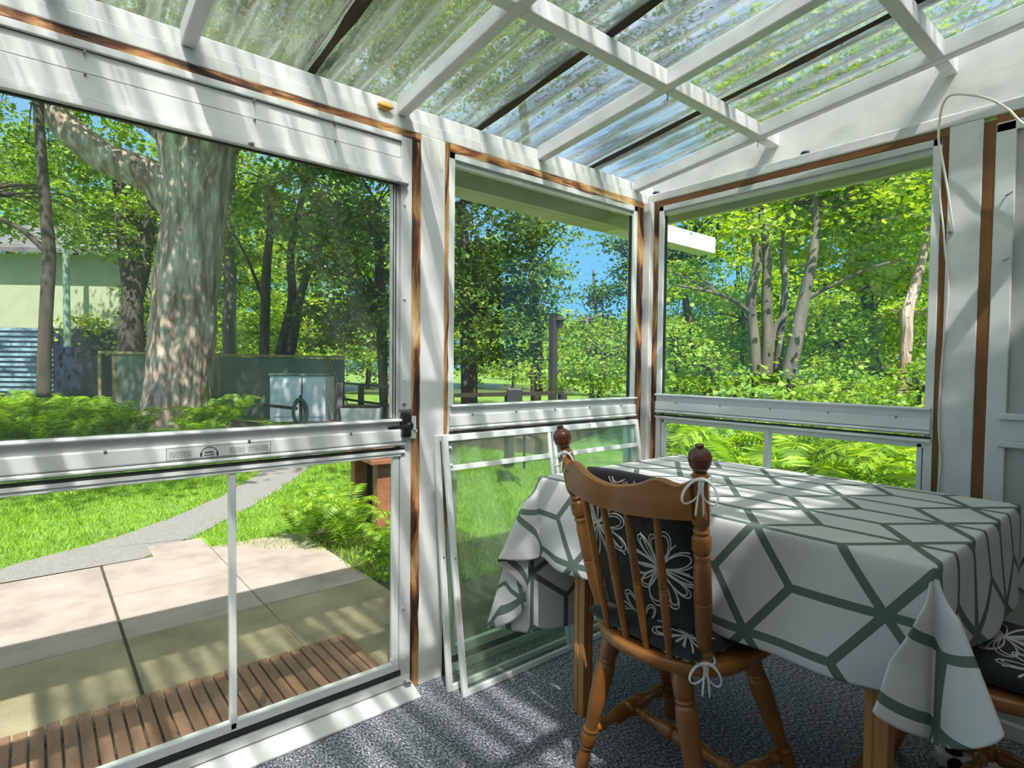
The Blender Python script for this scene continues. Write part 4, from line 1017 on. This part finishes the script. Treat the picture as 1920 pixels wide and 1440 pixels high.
# red bench/shelf near the patio
bn = thing('garden_bench', 'low redwood garden bench above the ferns beside the patio', 'bench', (-.05,2.3,GZ))
def rbox(c, ang, x0,x1,y0,y1,z0,z1):
    k = MB(); ca, sa = cos(ang), sin(ang)
    P = [(x0,y0,z0),(x1,y0,z0),(x1,y1,z0),(x0,y1,z0),(x0,y0,z1),(x1,y0,z1),(x1,y1,z1),(x0,y1,z1)]
    return k.hexa([(c[0]+ca*a-sa*b, c[1]+sa*a+ca*b, z) for a,b,z in P])
bc0 = ground(697,873,.42); c0 = (bc0.x, bc0.y); ag = radians(-6)
rbox(c0,ag,0,.68,0,.75,.42,.455).build('rim_board', M['redwood'], bn, bevel=.004)
rbox(c0,ag,.03,.65,.03,.72,.455,.52).build('side_board', M['redwood'], bn, bevel=.003)
rbox(c0,ag,.01,.67,.01,.74,.52,.545).build('top_board', M['redwood'], bn, bevel=.004)
for (a_, b_) in ((.12,.12),(.56,.12),(.12,.63),(.56,.63)): rbox(c0,ag,a_-.05,a_+.05,b_-.05,b_+.05,GZ-.01,.42).build('leg', M['redwood'], bn)
rbox(c0,ag,.10,.58,.10,.65,.02,.06).build('lower_shelf', M['darkwood'], bn)
rbox(c0,ag,.17,.51,.60,.62,.06,.42).build('back_panel', M['darkwood'], bn)

# neighbour building on the left
nb = thing('neighbour_house', 'neighbouring building with yellow green siding over dark blue cladding', 'building', tuple(at(60,700,19)))
def wallq(px0, px1, z0, z1, d0, d1, material, name, thick=.3):
    a = at(px0,700,d0); b = at(px1,700,d1); dn = (b-a); dn.z = 0; n_ = Vector((-dn.y,dn.x,0)).normalized()*thick
    return MB().hexa([(a.x,a.y,z0),(b.x,b.y,z0),(b.x+n_.x,b.y+n_.y,z0),(a.x+n_.x,a.y+n_.y,z0),(a.x,a.y,z1),(b.x,b.y,z1),(b.x+n_.x,b.y+n_.y,z1),(a.x+n_.x,a.y+n_.y,z1)]).build(name, material, nb)
wallq(-420, 228, 2.25, 4.75, 19, 19.6, M['siding'], 'siding', 5)
wallq(-420, 275, GZ, 2.25, 18.9, 19.5, M['bluewall'], 'lower_wall', 5.2)
a = at(-430,700,18.4); b = at(238,700,19); up = Vector((0,0,1)); n_ = Vector((-(b-a).y,(b-a).x,0)).normalized()
k = MB(); e0, e1 = a.copy(), b.copy(); r0, r1 = a+n_*4, b+n_*4-(b-a)*.12
k.add([(e0.x,e0.y,4.70),(e1.x,e1.y,4.70),(r1.x,r1.y,6.3),(r0.x,r0.y,6.3),(e0.x,e0.y,4.85),(e1.x,e1.y,4.85),(r1.x,r1.y,6.45),(r0.x,r0.y,6.45)], [(3,2,1,0),(4,5,6,7),(0,1,5,4),(1,2,6,5),(2,3,7,6),(3,0,4,7)])
k.build('roof', M['roofgrey'], nb)
p = at(127,700,18.3); MB().tube([(p.x,p.y,1.6),(p.x,p.y,5.6)],[.10,.09],10).build('pole', M['post_green'], nb)
# slatted panel by the dark wall, sky reflection put into its pale blue
a = at(-380,700,17.6); b = at(100,700,17.6)
sl = thing('slatted_panel', 'slatted panel tinted with reflected sky along the dark wall on the far left', 'panel', (a.x,a.y,GZ))
for i in range(13):
    z = .25+i*.155; MB().bar((a.x,a.y,z),(b.x,b.y,z),.03,.085).build('slat', M['slatsky'], sl)
for u in (0,.33,.66,1): p = a+(b-a)*u; MB().bar((p.x,p.y+.04,GZ),(p.x,p.y+.04,2.2),.06,.06).build('upright', M['bluewall'], sl)

# ------------------------------------------------------------------ foliage
def leaf_arrays(P, size, upbias=.9, aspect=.8):
    n = len(P); s = size*rng.uniform(.65,1.25,n)[:,None]
    d = rng.normal(size=(n,3)); d[:,2] = d[:,2]*.45-.25; d /= np.linalg.norm(d,axis=1)[:,None]
    nr = rng.normal(size=(n,3))*(1-upbias*.55); nr[:,2] += upbias; 
    sd = np.cross(d, nr); sd /= np.linalg.norm(sd,axis=1)[:,None]+1e-9
    up = np.cross(sd, d)
    w = aspect*.5
    v0 = P; v1 = P+s*(.42*d+w*sd+.10*up); v2 = P+s*d; v3 = P+s*(.42*d-w*sd+.10*up)
    V = np.stack([v0,v1,v2,v3],1).reshape(-1,3); Q = np.arange(4*n).reshape(-1,4); return V, Q
def clumps(c, r, ncl, per, spread, shell=.45):
    "leaf positions in flattened sprays inside an ellipsoid"
    d = rng.normal(size=(ncl,3)); d /= np.linalg.norm(d,axis=1)[:,None]
    rad = (shell+(1-shell)*rng.random(ncl))[:,None]; cc = np.array(c)[None]+d*rad*np.array(r)[None]
    P = np.repeat(cc, per, 0); sp = np.repeat(spread*rng.uniform(.6,1.4,ncl), per)[:,None]
    off = rng.normal(size=(ncl*per,3))*sp*np.array([1,1,.38])[None]
    off[:,2] -= .25*np.linalg.norm(off[:,:2],axis=1)
    return P+off, cc
def branch_mesh(k, base, targets, r0, n=6):
    for tg in targets:
        a = Vector(base); b = Vector(tg); mid = a*.5+b*.5+Vector((rnd.uniform(-.2,.2),rnd.uniform(-.2,.2),.12*(b-a).length))
        pts = smoothpts([a, mid, b], 4); m_ = len(pts); k.tube(pts, [r0*(1-.85*i/(m_-1)) for i in range(m_)], n)
def tree(label, stems, blobs, leafm, barkm, leaf=.10, group=None, dens=1.0, cat='tree', name='garden_tree', nbr=10, upbias=.9, shell=.45):
    """stems: list of [(px,py,d,r_px)...]; blobs: (px,py,d,rx_px,ry_px,depth_m)"""
    p0 = at(*stems[0][0][:3]) if stems else at(*blobs[0][:3])
    t = thing(name, label, cat, (p0.x,p0.y,GZ), group=group)
    k = MB(); tops = []
    for st_ in stems:
        pts = [at(a,b,d) for a,b,d,r in st_]; rs = [r*d/F for a,b,d,r in st_]
        sp = smoothpts(pts, 6); m_ = len(sp); rr = np.interp(np.linspace(0,len(pts)-1,m_), range(len(pts)), rs)
        k.tube(sp, list(rr), 12); tops.append(sp[-1]); 
        tops.append(sp[len(sp)//2])
    P = []; 
    for (bx,by,bd,rx,ry,dep) in blobs:
        c = at(bx,by,bd); a, b = rx*bd/F, ry*bd/F
        area = pi*a*b; ncl = max(6, int(area*10*dens/ max(.5,(leaf/.1)**2))); per = 80
        pp, cc = clumps((c.x,c.y,c.z), (a*.75+dep*.35, dep*.75+a*.25, b), ncl, per, .26*(leaf/.1)**.5, shell)
        P.append(pp)
        if tops:
            tp = min(tops, key=lambda q: (q-c).length); branch_mesh(k, tp, [cc[i] for i in rng.choice(len(cc), min(nbr,len(cc)), replace=False)], max(.012,.018*bd/10))
    P = np.concatenate(P); P = P[P[:,2] > GZ+.05]
    P = P[~((P[:,0] < .9) & (P[:,1] < .75))]
    V, Q = leaf_arrays(P, leaf, upbias)
    if k.v: k.build('trunk', barkm, t, smooth=True)
    fastmesh('foliage', V, Q, leafm, t, tuple(t.location)); return t

# the big maple
def big_maple():
    D = 11.8
    t = thing('maple_tree', 'huge old maple with thick grey trunk and a curved limb to the left', 'tree', tuple(at(330,800,D)))
    t.location.z = GZ
    prof = [(318,845,92),(322,815,76),(328,780,66),(335,730,61),(340,680,61),(345,620,63),(348,560,62),(354,500,60),(360,440,60),(366,380,62),(372,320,68),(375,270,78),(385,215,80),(395,160,66),(400,90,56),(405,0,48),(410,-120,40)]
    pts = [at(a,b,D) for a,b,r in prof]; pts[0].z = min(pts[0].z, GZ-.1)
    rs = [r*.90*D/F for a,b,r in prof]
    sp = smoothpts(pts, 10); rr = [float(q) for q in np.interp(np.linspace(0,len(pts)-1,len(sp)), range(len(pts)), rs)]
    n = 96; vs = []; 
    for i, p in enumerate(sp):
        for k in range(n):
            a = 2*pi*k/n; dr = Vector((cos(a),sin(a),0)); h = p.z
            w = .06*noise.noise(Vector((cos(a)*2.2,sin(a)*2.2,h*.8)))*2
            fur = noise.noise(Vector((cos(a)*9+.3*noise.noise(Vector((h*2,a,1))),sin(a)*9,h*1.6)))
            fur2 = noise.noise(Vector((cos(a)*22,sin(a)*22,h*4)))
            flare = .0
            if h < .8: flare = .16*(.8-h)*max(0, cos(a*3+1.2))
            vs.append(p+dr*(rr[i]*(1+w)+.085*abs(fur)*-1+.022*fur2+flare*rr[i]))
    fs = [(i*n+k, i*n+(k+1) % n, (i+1)*n+(k+1) % n, (i+1)*n+k) for i in range(len(sp)-1) for k in range(n)]
    tr = MB().add(vs, fs).build('trunk', M['bark'], t, smooth=True)
    def limb(path, nm='limb'):
        pts = [at(a,b,d) for a,b,d,r in path]; rs = [r*d/F for a,b,d,r in path]; s2 = smoothpts(pts, 8); r2 = [float(q) for q in np.interp(np.linspace(0,len(pts)-1,len(s2)), range(len(pts)), rs)]
        n = 40; vs = []
        for i, p in enumerate(s2):
            d = (s2[min(i+1,len(s2)-1)]-s2[max(0,i-1)]).normalized(); u = d.cross(Vector((0,1,0))).normalized(); w = d.cross(u)
            for k in range(n):
                a = 2*pi*k/n; vs.append(p+(u*cos(a)+w*sin(a))*(r2[i]*(1+.12*noise.noise(Vector((cos(a)*2,sin(a)*2,i*.15)))) +.02*noise.noise(Vector((cos(a)*6,sin(a)*6,i*.5)))))
        fs = [(i*n+k, i*n+(k+1) % n, (i+1)*n+(k+1) % n, (i+1)*n+k) for i in range(len(s2)-1) for k in range(n)]
        MB().add(vs, fs).build(nm, M['bark'], t, smooth=True)
    limb([(345,395,11.8,40),(300,345,11.6,34),(250,318,11.4,30),(195,295,11.2,29),(150,262,11.0,27),(115,228,10.9,25),(95,190,10.8,22),(85,140,10.7,20),(90,60,10.5,18)])
    limb([(385,260,11.8,55),(440,225,11.6,40),(520,150,11.2,30),(600,60,10.8,24),(680,-60,10.4,18)])
    limb([(350,260,11.8,40),(320,200,11.6,30),(290,120,11.5,24),(260,20,11.2,20)])
    limb([(300,260,11.6,8),(270,235,11.4,7),(220,222,11.2,5)])
    blobs = [(300,60,11,330,130,3),(560,40,10,260,120,3),(60,60,14,200,70,2),(700,-120,9,300,150,3),(250,-260,9,420,170,3),(860,60,12,160,110,2.5),(640,200,12.5,140,60,1.5)]
    P = []
    for (bx,by,bd,rx,ry,dep) in blobs:
        c = at(bx,by,bd); a, b = rx*bd/F, ry*bd/F
        pp, cc = clumps((c.x,c.y,c.z), (a*.75+dep*.35, dep*.75+a*.25, b), int(pi*a*b*8.0), 80, .34); P.append(pp)
    for (cx_,cy_,cz_,ra,rb_,rc,nc) in ((-2.6,2.9,7.4,3.4,1.7,.8,34),(.2,4.2,7.8,2.4,2.2,.9,50),(-2.0,6.0,7.2,3.4,2.2,.9,75),(2.9,7.4,7.6,2.0,2.2,.9,16),(-4.5,5.0,7,2.2,3,.9,40),(-2.2,2.1,6.0,2.8,1.1,.6,24),(1.2,2.7,6.4,1.8,1.3,.6,14)):  # extra leaf sprays overhead, placed to dapple the lawn and ferns
        pp, cc = clumps((cx_,cy_,cz_), (ra,rb_,rc), nc, 80, .34); P.append(pp)
    P = np.concatenate(P); P = P[(P[:,1] > .9)]
    V, Q = leaf_arrays(P, .11); fastmesh('foliage', V, Q, M['leaf'], t, tuple(t.location))
big_maple()

G1 = 'leafy trees behind the garden fence'
# slim trunks left of and around the maple
tree('slim dark tree left of the big maple in front of the yellow green wall', [[(82,745,10.5,12),(84,640,10.5,11),(88,560,10.5,11),(92,480,10.5,11),(86,400,10.5,10),(78,300,10.5,9),(70,180,10.5,8)],[(86,470,10.5,6),(40,430,10.4,5),(0,410,10.3,4),(-60,370,10.2,3)]],
     [(30,250,14,130,75,1.5),(170,430,14,80,46,1),(-60,360,12,110,90,1.5),(20,350,13,90,50,1.2)], M['leaf'], M['bark_dark'], .11, dens=.8)
tree('forked dark tree rising behind the fence left of the big trunk', [[(243,760,15,22),(245,640,15,21),(248,560,15,17),(238,480,15,14),(228,400,15,12),(220,300,15,9)],[(250,570,15,15),(268,500,15,13),(280,420,15,10),(285,340,15,8)]],
     [(225,420,15,90,60,1.5),(180,300,15.5,130,100,2),(300,420,16,60,90,1.5),(260,560,15.5,30,40,.6)], M['leaf'], M['bark_dark'], .14, dens=1)
tree('pale barked tree standing just right of the big trunk', [[(432,700,15.5,12),(430,600,15.5,12),(432,500,15.5,11),(430,400,15.5,10),(433,300,15.5,8)]],
     [(440,330,15.5,80,70,2),(470,440,16,60,60,1.5),(410,560,17,40,40,1)], M['leaf'], M['bark_pale'], .14)
tree('leaning dark multi stem tree above the storage cabinet', [[(495,700,13.8,9),(497,600,13.8,9),(500,500,13.8,8),(507,420,13.8,6),(500,340,13.8,5)],[(512,700,13.8,9),(530,640,13.8,9),(548,560,13.8,8),(545,480,13.8,7),(560,400,13.8,6),(575,330,13.8,5)],[(530,705,13.8,10),(548,640,13.8,10),(562,560,13.8,8),(590,480,13.8,6),(640,400,13.8,4)],[(500,580,13.8,4),(470,500,13.8,3),(440,440,13.8,2)]],
     [(560,360,13.6,110,70,2),(640,440,13.6,100,60,1.5),(480,380,14,60,60,1.5),(600,270,13,120,60,2)], M['leaf'], M['bark_dark'], .125, dens=.9)
tree('dark drooping tree filling the right part of the door glass', [[(720,760,13,8),(716,640,13,10),(712,520,13,9),(708,380,13,7)]],
     [(690,480,12.8,95,110,2),(660,580,13.2,90,60,1.5),(730,620,12.5,60,50,1.2),(720,360,12.5,80,90,2),(640,640,14.5,60,26,1)], M['leaf_d'], M['bark_dark'], .12, dens=1.2)
tree('large dark green tree behind the left half of the narrow window', [[(880,760,12,16),(878,640,12,15),(872,520,12,13),(862,380,12,10)]],
     [(885,430,11.8,110,75,2.2),(900,560,11.8,115,80,2),(860,660,12,90,36,1.4),(960,400,12,75,50,1.6),(945,500,12.5,80,70,1.6),(975,620,13.5,60,55,1.2)], M['leaf_d'], M['bark_dark'], .11, dens=1.25)
tree('light green leafy branch hanging before the sky in the narrow window', [[(1010,740,13,8),(1008,620,13,7),(1000,500,13,5)]],
     [(1010,560,13,50,40,1),(1035,495,12.5,30,26,.5),(1020,440,12.5,42,30,.7)], M['leaf_s'], M['bark_dark'], .085, dens=.9)
tree('round light green shrub thicket right of the lamp post', [[(1110,760,10.5,5),(1108,680,10.5,4),(1100,600,10.5,3)],[(1120,760,10.5,4),(1135,660,10.5,3),(1140,590,10.5,2)]],
     [(1100,670,10.5,90,60,1.4),(1150,640,11,60,60,1.2),(1085,620,11,45,40,.8),(1165,700,10,50,60,1)], M['leaf_s'], M['bark_pale'], .075, dens=1.25, cat='shrub', name='garden_shrub', nbr=16)
tree('thin grey leaved sapling rising into the blue sky', [[(1118,620,12,4),(1116,560,12,3),(1112,505,12,1.6)]],
     [(1115,590,12,38,24,.4),(1120,555,12,24,20,.3)], M['leaf_d'], M['bark_pale'], .07, dens=.5, shell=.2)
tree('tall spreading tree whose crown arches over the narrow window and the roof', [[(1005,760,16,10),(1000,500,16,9),(985,250,15,8),(960,60,14,6)]],
     [(960,60,13,150,110,2.5),(1120,-60,12,200,110,2.5),(900,-220,11,300,130,3),(1300,-160,11,240,120,3),(1240,110,13,110,50,1.5)], M['leaf_d'], M['bark_dark'], .14, dens=.42)
# side window: multi stem maple
tree('grey multi stem maple clump seen through the side window', [
      [(1418,705,9.4,10),(1414,640,9.4,10),(1408,560,9.4,9),(1420,480,9.4,8),(1405,400,9.4,7),(1395,330,9.4,5)],
      [(1436,705,9.5,12),(1440,640,9.5,11),(1437,560,9.5,9),(1438,480,9.5,8),(1428,400,9.5,6),(1420,320,9.5,5)],
      [(1458,700,9.6,8),(1464,620,9.6,7),(1472,540,9.6,6),(1468,460,9.6,5),(1485,380,9.6,4)],
      [(1476,715,9.3,13),(1492,640,9.3,13),(1505,570,9.3,11),(1520,500,9.3,9),(1530,420,9.3,7),(1520,330,9.3,5)],
      [(1445,650,9.5,6),(1455,610,9.5,5),(1475,590,9.5,4)],
      [(1410,590,9.4,4),(1370,560,9.2,3.4),(1320,545,9,2.6),(1270,535,8.8,1.8)],
      [(1515,560,9.3,4),(1570,530,9.1,3.5),(1640,500,8.9,2.6),(1700,485,8.8,2)]],
     [(1350,420,9.4,70,45,1.1),(1420,330,9.6,110,50,1.5),(1540,330,9.4,120,55,1.6),(1270,520,9.8,45,40,.6),(1640,380,9.2,110,70,1.6),(1560,450,10.2,80,60,1.2)], M['leaf_y'], M['bark_pale'], .11, dens=1.0, nbr=8)
tree('dark twiggy branches of a tree reaching left into the sky', [[(1330,760,11,8),(1300,640,11,7),(1285,560,11,6),(1260,480,11,4)],[(1285,560,11,4),(1220,520,11,3),(1160,470,11,2),(1120,455,11,1.2)]],
     [(1175,515,11,50,34,.6),(1225,470,11,70,50,1),(1290,480,11,60,60,1),(1170,450,11,28,14,.3),(1300,420,11,50,40,1)], M['leaf_d'], M['bark_dark'], .085, dens=.62, nbr=14, shell=.2)
tree('yellow green maple crown filling the top of the side window', [[(1640,760,11.5,12),(1630,600,11.5,11),(1610,440,11.5,8)]],
     [(1600,300,10.5,180,90,2.2),(1700,450,10.5,110,110,2),(1480,270,11,130,70,2),(1760,300,9.5,160,120,2),(1640,560,11.5,110,70,1.6),(1500,140,10,280,110,1.6),(1850,60,9,200,110,1.5)], M['leaf_y'], M['bark_dark'], .125, dens=1.1)
tree('leaning brown trunk near the right edge of the side window', [[(1688,770,8.2,9),(1694,700,8.2,10),(1700,640,8.2,10),(1700,590,8.2,11),(1712,550,8.2,9),(1730,480,8.2,7),(1745,400,8.2,5)]],
     [(1740,420,8.4,60,60,1),(1745,620,8.8,50,60,.8)], M['leaf'], M['bark'], .085, dens=.9)
# understory
US = [(1265,650,8.8,55,60,'dense green shrub just right of the corner post'),(1330,690,8.2,60,50,'leafy shrub left of the grey multi stem maple'),
      (1390,600,11,70,60,'dim green shrub behind the grey multi stem maple'),(1570,640,9.6,80,70,'large leafy shrub right of the multi stem maple'),
      (1650,700,8.8,90,50,'dark green shrub below the leaning brown trunk'),(1720,730,7.6,60,50,'shrub at the lower right corner of the side window'),
      (1480,725,6.8,90,26,'low bright green bush at the foot of the multi stem maple'),(1560,740,7.4,80,32,'low bush beside the ferns in the side window')]
for i, (x, y, d, rx, ry, lab) in enumerate(US):
    tree(lab, [[(x,y+ry+25,d,4),(x+4,y,d,3),(x-6,y-ry*.6,d,2)]], [(x,y,d,rx,ry,1.0)], M['leaf'] if i % 2 else M['leaf_s'], M['bark_dark'], .08, dens=1.35, cat='shrub', name='garden_shrub', group='undergrowth shrubs', nbr=12)
# far woodland
far = []
for (x, d, top) in ((-150,26,260),(10,30,200),(140,28,260),(270,24,330),(380,27,240),(480,30,260),(590,26,300),(690,30,300),(790,30,330),(890,34,420),(990,52,560),(1060,54,582),(1130,54,590),(1200,52,580),(1280,26,470),(1380,22,330),(1480,24,250),(1590,22,260),(1700,20,250),(1820,20,260),(1960,18,250)):
    yb = 684+1.27*F/d; hh = (yb-top)
    g = 'woodland trees beyond the garden'
    lm = M['leaf_s'] if x % 40 < 20 else M['leaf_y']
    rx = 95 if d < 40 else 80
    tree('distant leafy woodland tree in the belt of woods beyond the garden', [[(x,yb,d,5),(x+5,yb-hh*.4,d,4),(x,yb-hh*.8,d,2)]],
         [(x,yb-hh*.62,d,rx,hh*.40,2.5),(x+20,yb-hh*.26,d,rx,hh*.26,2)], lm, M['bark_dark'], .17 if d < 40 else .24, dens=1.0, group=g, name='woodland_tree', nbr=5, shell=.3)

for (x, d, y, ry) in ((-200,20,640,60),(-90,21,650,60),(20,22,640,60),(130,22,620,60),(240,20,630,70),(330,21,600,80),(420,20,620,70),(500,19,610,80),(570,20,620,70),(640,24,640,44),(720,24,650,40),(800,26,650,44),(880,30,664,44),(960,30,668,44),(1050,26,680,50),(1130,24,660,60),(1210,22,660,60),
      (1270,16,650,70),(1340,15,640,80),(1410,14,640,90),(1480,15,620,90),(1560,14,610,110),(1640,14,610,110),(1720,13,620,110),(1810,13,610,120),(1900,13,600,120)):
    tree('dense bushy thicket filling the gap between the garden and the woods', [[(x,760,d,3),(x+3,y+20,d,2)]], [(x,y,d,62,ry,1.6)], M['leaf_y'] if (x//10) % 3 == 0 else M['leaf_s'], M['bark_dark'], .12 if d < 18 else .16, dens=1.0, group='bushes at the edge of the woods', cat='shrub', name='garden_shrub')
# ------------------------------------------------------------------ ferns
def fern_mesh(seed, nfr=11, L=.75, arch=.55, pairs=26):
    r = random.Random(seed); Vs = []; Fs = []
    k = 0
    def addq(a, b, c, d):
        nonlocal k; Vs.extend([a,b,c,d]); Fs.append((k,k+1,k+2,k+3)); k += 4
    for f in range(nfr):
        a = 2*pi*f/nfr+r.uniform(-.3,.3); l = L*r.uniform(.75,1.15); rise = l*r.uniform(.55,.85); out = l*r.uniform(.45,.8)
        dr = Vector((cos(a),sin(a),0)); sd = Vector((-sin(a),cos(a),0)); twist = r.uniform(-.35,.35)
        def C_(u): return dr*(out*(u**1.15))+Vector((0,0,rise*(1.55*u-.95*u*u*u*1.0)*1.15))+sd*(.06*sin(u*2+f))
        for i in range(pairs):
            u = .12+.88*i/pairs; p = C_(u); q = C_(min(1,u+.01)); t = (q-p).normalized(); n_ = t.cross(sd).normalized(); s2 = (sd*cos(twist)+n_*sin(twist)).normalized()
            w = l*.20*(sin(pi*min(1,(u-.02)/1.02)**.75)**.8)+.004
            h = .42*(l/pairs)
            for s in (1,-1):
                tip = p+s2*s*w+t*w*.30-n_*0+Vector((0,0,-w*.18)); m_ = p+s2*s*w*.45+t*w*.12
                addq(p-t*h*.5, m_-t*h*.85, tip, m_+t*h*.95)
        for i in range(10):
            u0, u1 = i/10, (i+1)/10; p, q = C_(u0), C_(u1); w = sd*.003
            addq(p-w, p+w, q+w, q-w)
    V = np.array([tuple(v) for v in Vs]); return V, np.array(Fs)
FM = []
for s in range(5):
    V, Q = fern_mesh(s+1, 11+s, .75); 
    me_o = fastmesh('fronds', V, Q, M['fern']); FM.append(me_o.data); bpy.data.objects.remove(me_o)
def fern(x, y, z, sc, rz, label, group):
    o = bpy.data.objects.new('fern', FM[rnd.randrange(5)]); C.objects.link(o); o.location = (x,y,z); o.scale = (sc,)*3; o.rotation_euler = (rnd.uniform(-.12,.12),rnd.uniform(-.12,.12),rz)
    return tag(o, label, 'fern', group)
mo = at(440,790,9.4); k = MB(); k.lathe((mo.x,mo.y,GZ-.05),(mo.x,mo.y,.22),[(0,.75),(.3,.66),(.6,.48),(.85,.24),(1,.03)],28)
k.v = [(x+.06*noise.noise(Vector((x*4,y*4,z*4))), y+.06*noise.noise(Vector((y*4,x*4,z*4))), z+.05*noise.noise(Vector((x*5,y*5,3)))) for x,y,z in k.v]
tag(k.build('soil_mound', M['soil'], smooth=True), 'dark brown mound of soil between the big maple and the storage cabinet', 'soil mound')
# near clump by the bench
for i, (x, y, s) in enumerate(((-.66,2.00,.72),(-.38,1.72,.52),(-.86,2.30,.62),(-.15,1.78,.55),(-.62,2.60,.62),(-.60,1.62,.42))):
    lab = ('tall bright fern in front of the redwood bench nearest the patio','bright fern at the right end of the clump by the bench','low fern at the left of the clump by the bench','fern under the redwood bench','fern behind the clump at the bench corner','small fern leaning over the patio slab')[i]
    fern(x, y, GZ-.01, s, rnd.random()*6, lab, 'ferns by the redwood bench')
# band left behind the rail
for i in range(64):
    px = rnd.uniform(-160, 455); d = rnd.uniform(8.4, 12.2); p = at(px, 700, d)
    if 230 < px < 420 and d > 10.2: continue
    if px > 400 and d < 9.8: continue
    fern(p.x, p.y, GZ-.01, rnd.uniform(.72,1.1), rnd.random()*6, 'fern in the broad fern bed before the fence and the big maple', 'ferns of the fence bed')
# ferns outside the side window
for i in range(38):
    x = rnd.uniform(.60, 3.6); y = rnd.uniform(-2.4, .2+.4*x)
    if x < .9 and y > .1: continue
    fern(x, y, GZ-.01, rnd.uniform(.95,1.5) if x < 2 else rnd.uniform(1.2,1.7), rnd.random()*6, 'bright green fern growing right outside the side window', 'ferns outside the side window')
for (px, d, s) in ((1400,5.6,1.3),(1440,5.2,1.3),(1380,6.0,1.2),(1475,5.8,1.2),(1715,5.0,1.2)):
    p = at(px,700,d); fern(p.x, p.y, GZ-.01, s, rnd.random()*6, 'fern whose tips just show above the rail of the side window', 'ferns peeking over the side rail')

# ------------------------------------------------------------------ grass
def inside_path(x, y):
    for i in range(len(Ls)-1):
        pass
Lx = np.array([p.x for p in Ls]); Ly = np.array([p.y for p in Ls]); Rx = np.array([p.x for p in Rs]); Ry = np.array([p.y for p in Rs])
n = 150000
gx = rng.uniform(-4.2, 3.0, n); gy = 1.0+9*rng.random(n)**1.5
edge = np.interp(gy, [0,1,1.3,1.6,2.0,2.59], [-.2,-.62,-.80,-.84,-.80,-1.45])
keep = ~((gy < 2.62+.05*np.sin(gx*9)) & (gx < edge))
lx = np.interp(gy, Ly, Lx); rx_ = np.interp(gy, Ry, Rx)
keep &= ~((gx > -1.78) & (gx < -1.40) & (gy < 2.87))
keep &= ~((gy > 2.55) & (gx > lx+.03*np.sin(gy*20)) & (gx < rx_+.03*np.sin(gy*23)))
gx, gy = gx[keep], gy[keep]; n = len(gx)
hgt = rng.uniform(.018,.06,n)*(.7+.3*np.sin(gx*3)*np.cos(gy*2.3)+.2); a = rng.uniform(0,2*pi,n); w = .0025+.0006*gy
ln = rng.uniform(-.6,.6,(n,2))*hgt[:,None]
B0 = np.stack([gx-np.cos(a)*w, gy-np.sin(a)*w, np.full(n,GZ-.013)],1); B1 = np.stack([gx+np.cos(a)*w, gy+np.sin(a)*w, np.full(n,GZ-.013)],1)
Tt = np.stack([gx+ln[:,0], gy+ln[:,1], GZ-.013+hgt],1)
V = np.stack([B0,B1,Tt],1).reshape(-1,3); o = fastmesh('grass', V, np.arange(3*n).reshape(-1,3), M['grass'])
tag(o, 'short bright green grass blades along the patio and path', 'grass', kind='stuff')
# low weeds by the patio edge
P, _ = clumps((-.55,1.35,GZ+.05), (.30,.42,.06), 26, 26, .06); P = P[P[:,2] > GZ]; V, Q = leaf_arrays(P, .035)
tag(fastmesh('weeds', V, Q, M['fern']), 'low leafy weeds spreading over the patio edge below the ferns', 'weeds', kind='stuff')

# ================================================================== LIGHT
sd_ = Vector((.5,1,-1.75)).normalized()
L = bpy.data.lights.new('sun', 'SUN'); L.energy = 6.5; L.angle = radians(.55); L.color = (1,.955,.88)
so = bpy.data.objects.new('sun', L); C.objects.link(so); so.rotation_euler = sd_.to_track_quat('-Z','Y').to_euler(); so.location = (-4,-6,9)
w = bpy.data.worlds.new('sky'); scene.world = w; w.use_nodes = True; nt = w.node_tree; nt.nodes.clear()
tc = nt.nodes.new('ShaderNodeTexCoord'); sx = nt.nodes.new('ShaderNodeSeparateXYZ'); nt.links.new(tc.outputs['Generated'], sx.inputs[0])
skc = ramp(nt, sx.outputs['Z'], [(0,(.17,.48,.76)),(.25,(.15,.43,.78)),(.55,(.48,.60,.76)),(1,(1.0,.98,.94))])
bg = nt.nodes.new('ShaderNodeBackground'); bg.inputs[1].default_value = 1.0; nt.links.new(skc, bg.inputs[0])
ow = nt.nodes.new('ShaderNodeOutputWorld'); nt.links.new(bg.outputs[0], ow.inputs[0])

vs_ = scene.view_settings; scene.display_settings.display_device = 'sRGB'
vs_.view_transform = 'Standard'; vs_.look = 'None'; vs_.gamma = 1; vs_.use_curve_mapping = False; vs_.exposure = .45
cy = scene.cycles; cy.use_denoising = True; cy.transparent_max_bounces = 24; cy.max_bounces = 8; cy.diffuse_bounces = 4; cy.transmission_bounces = 6
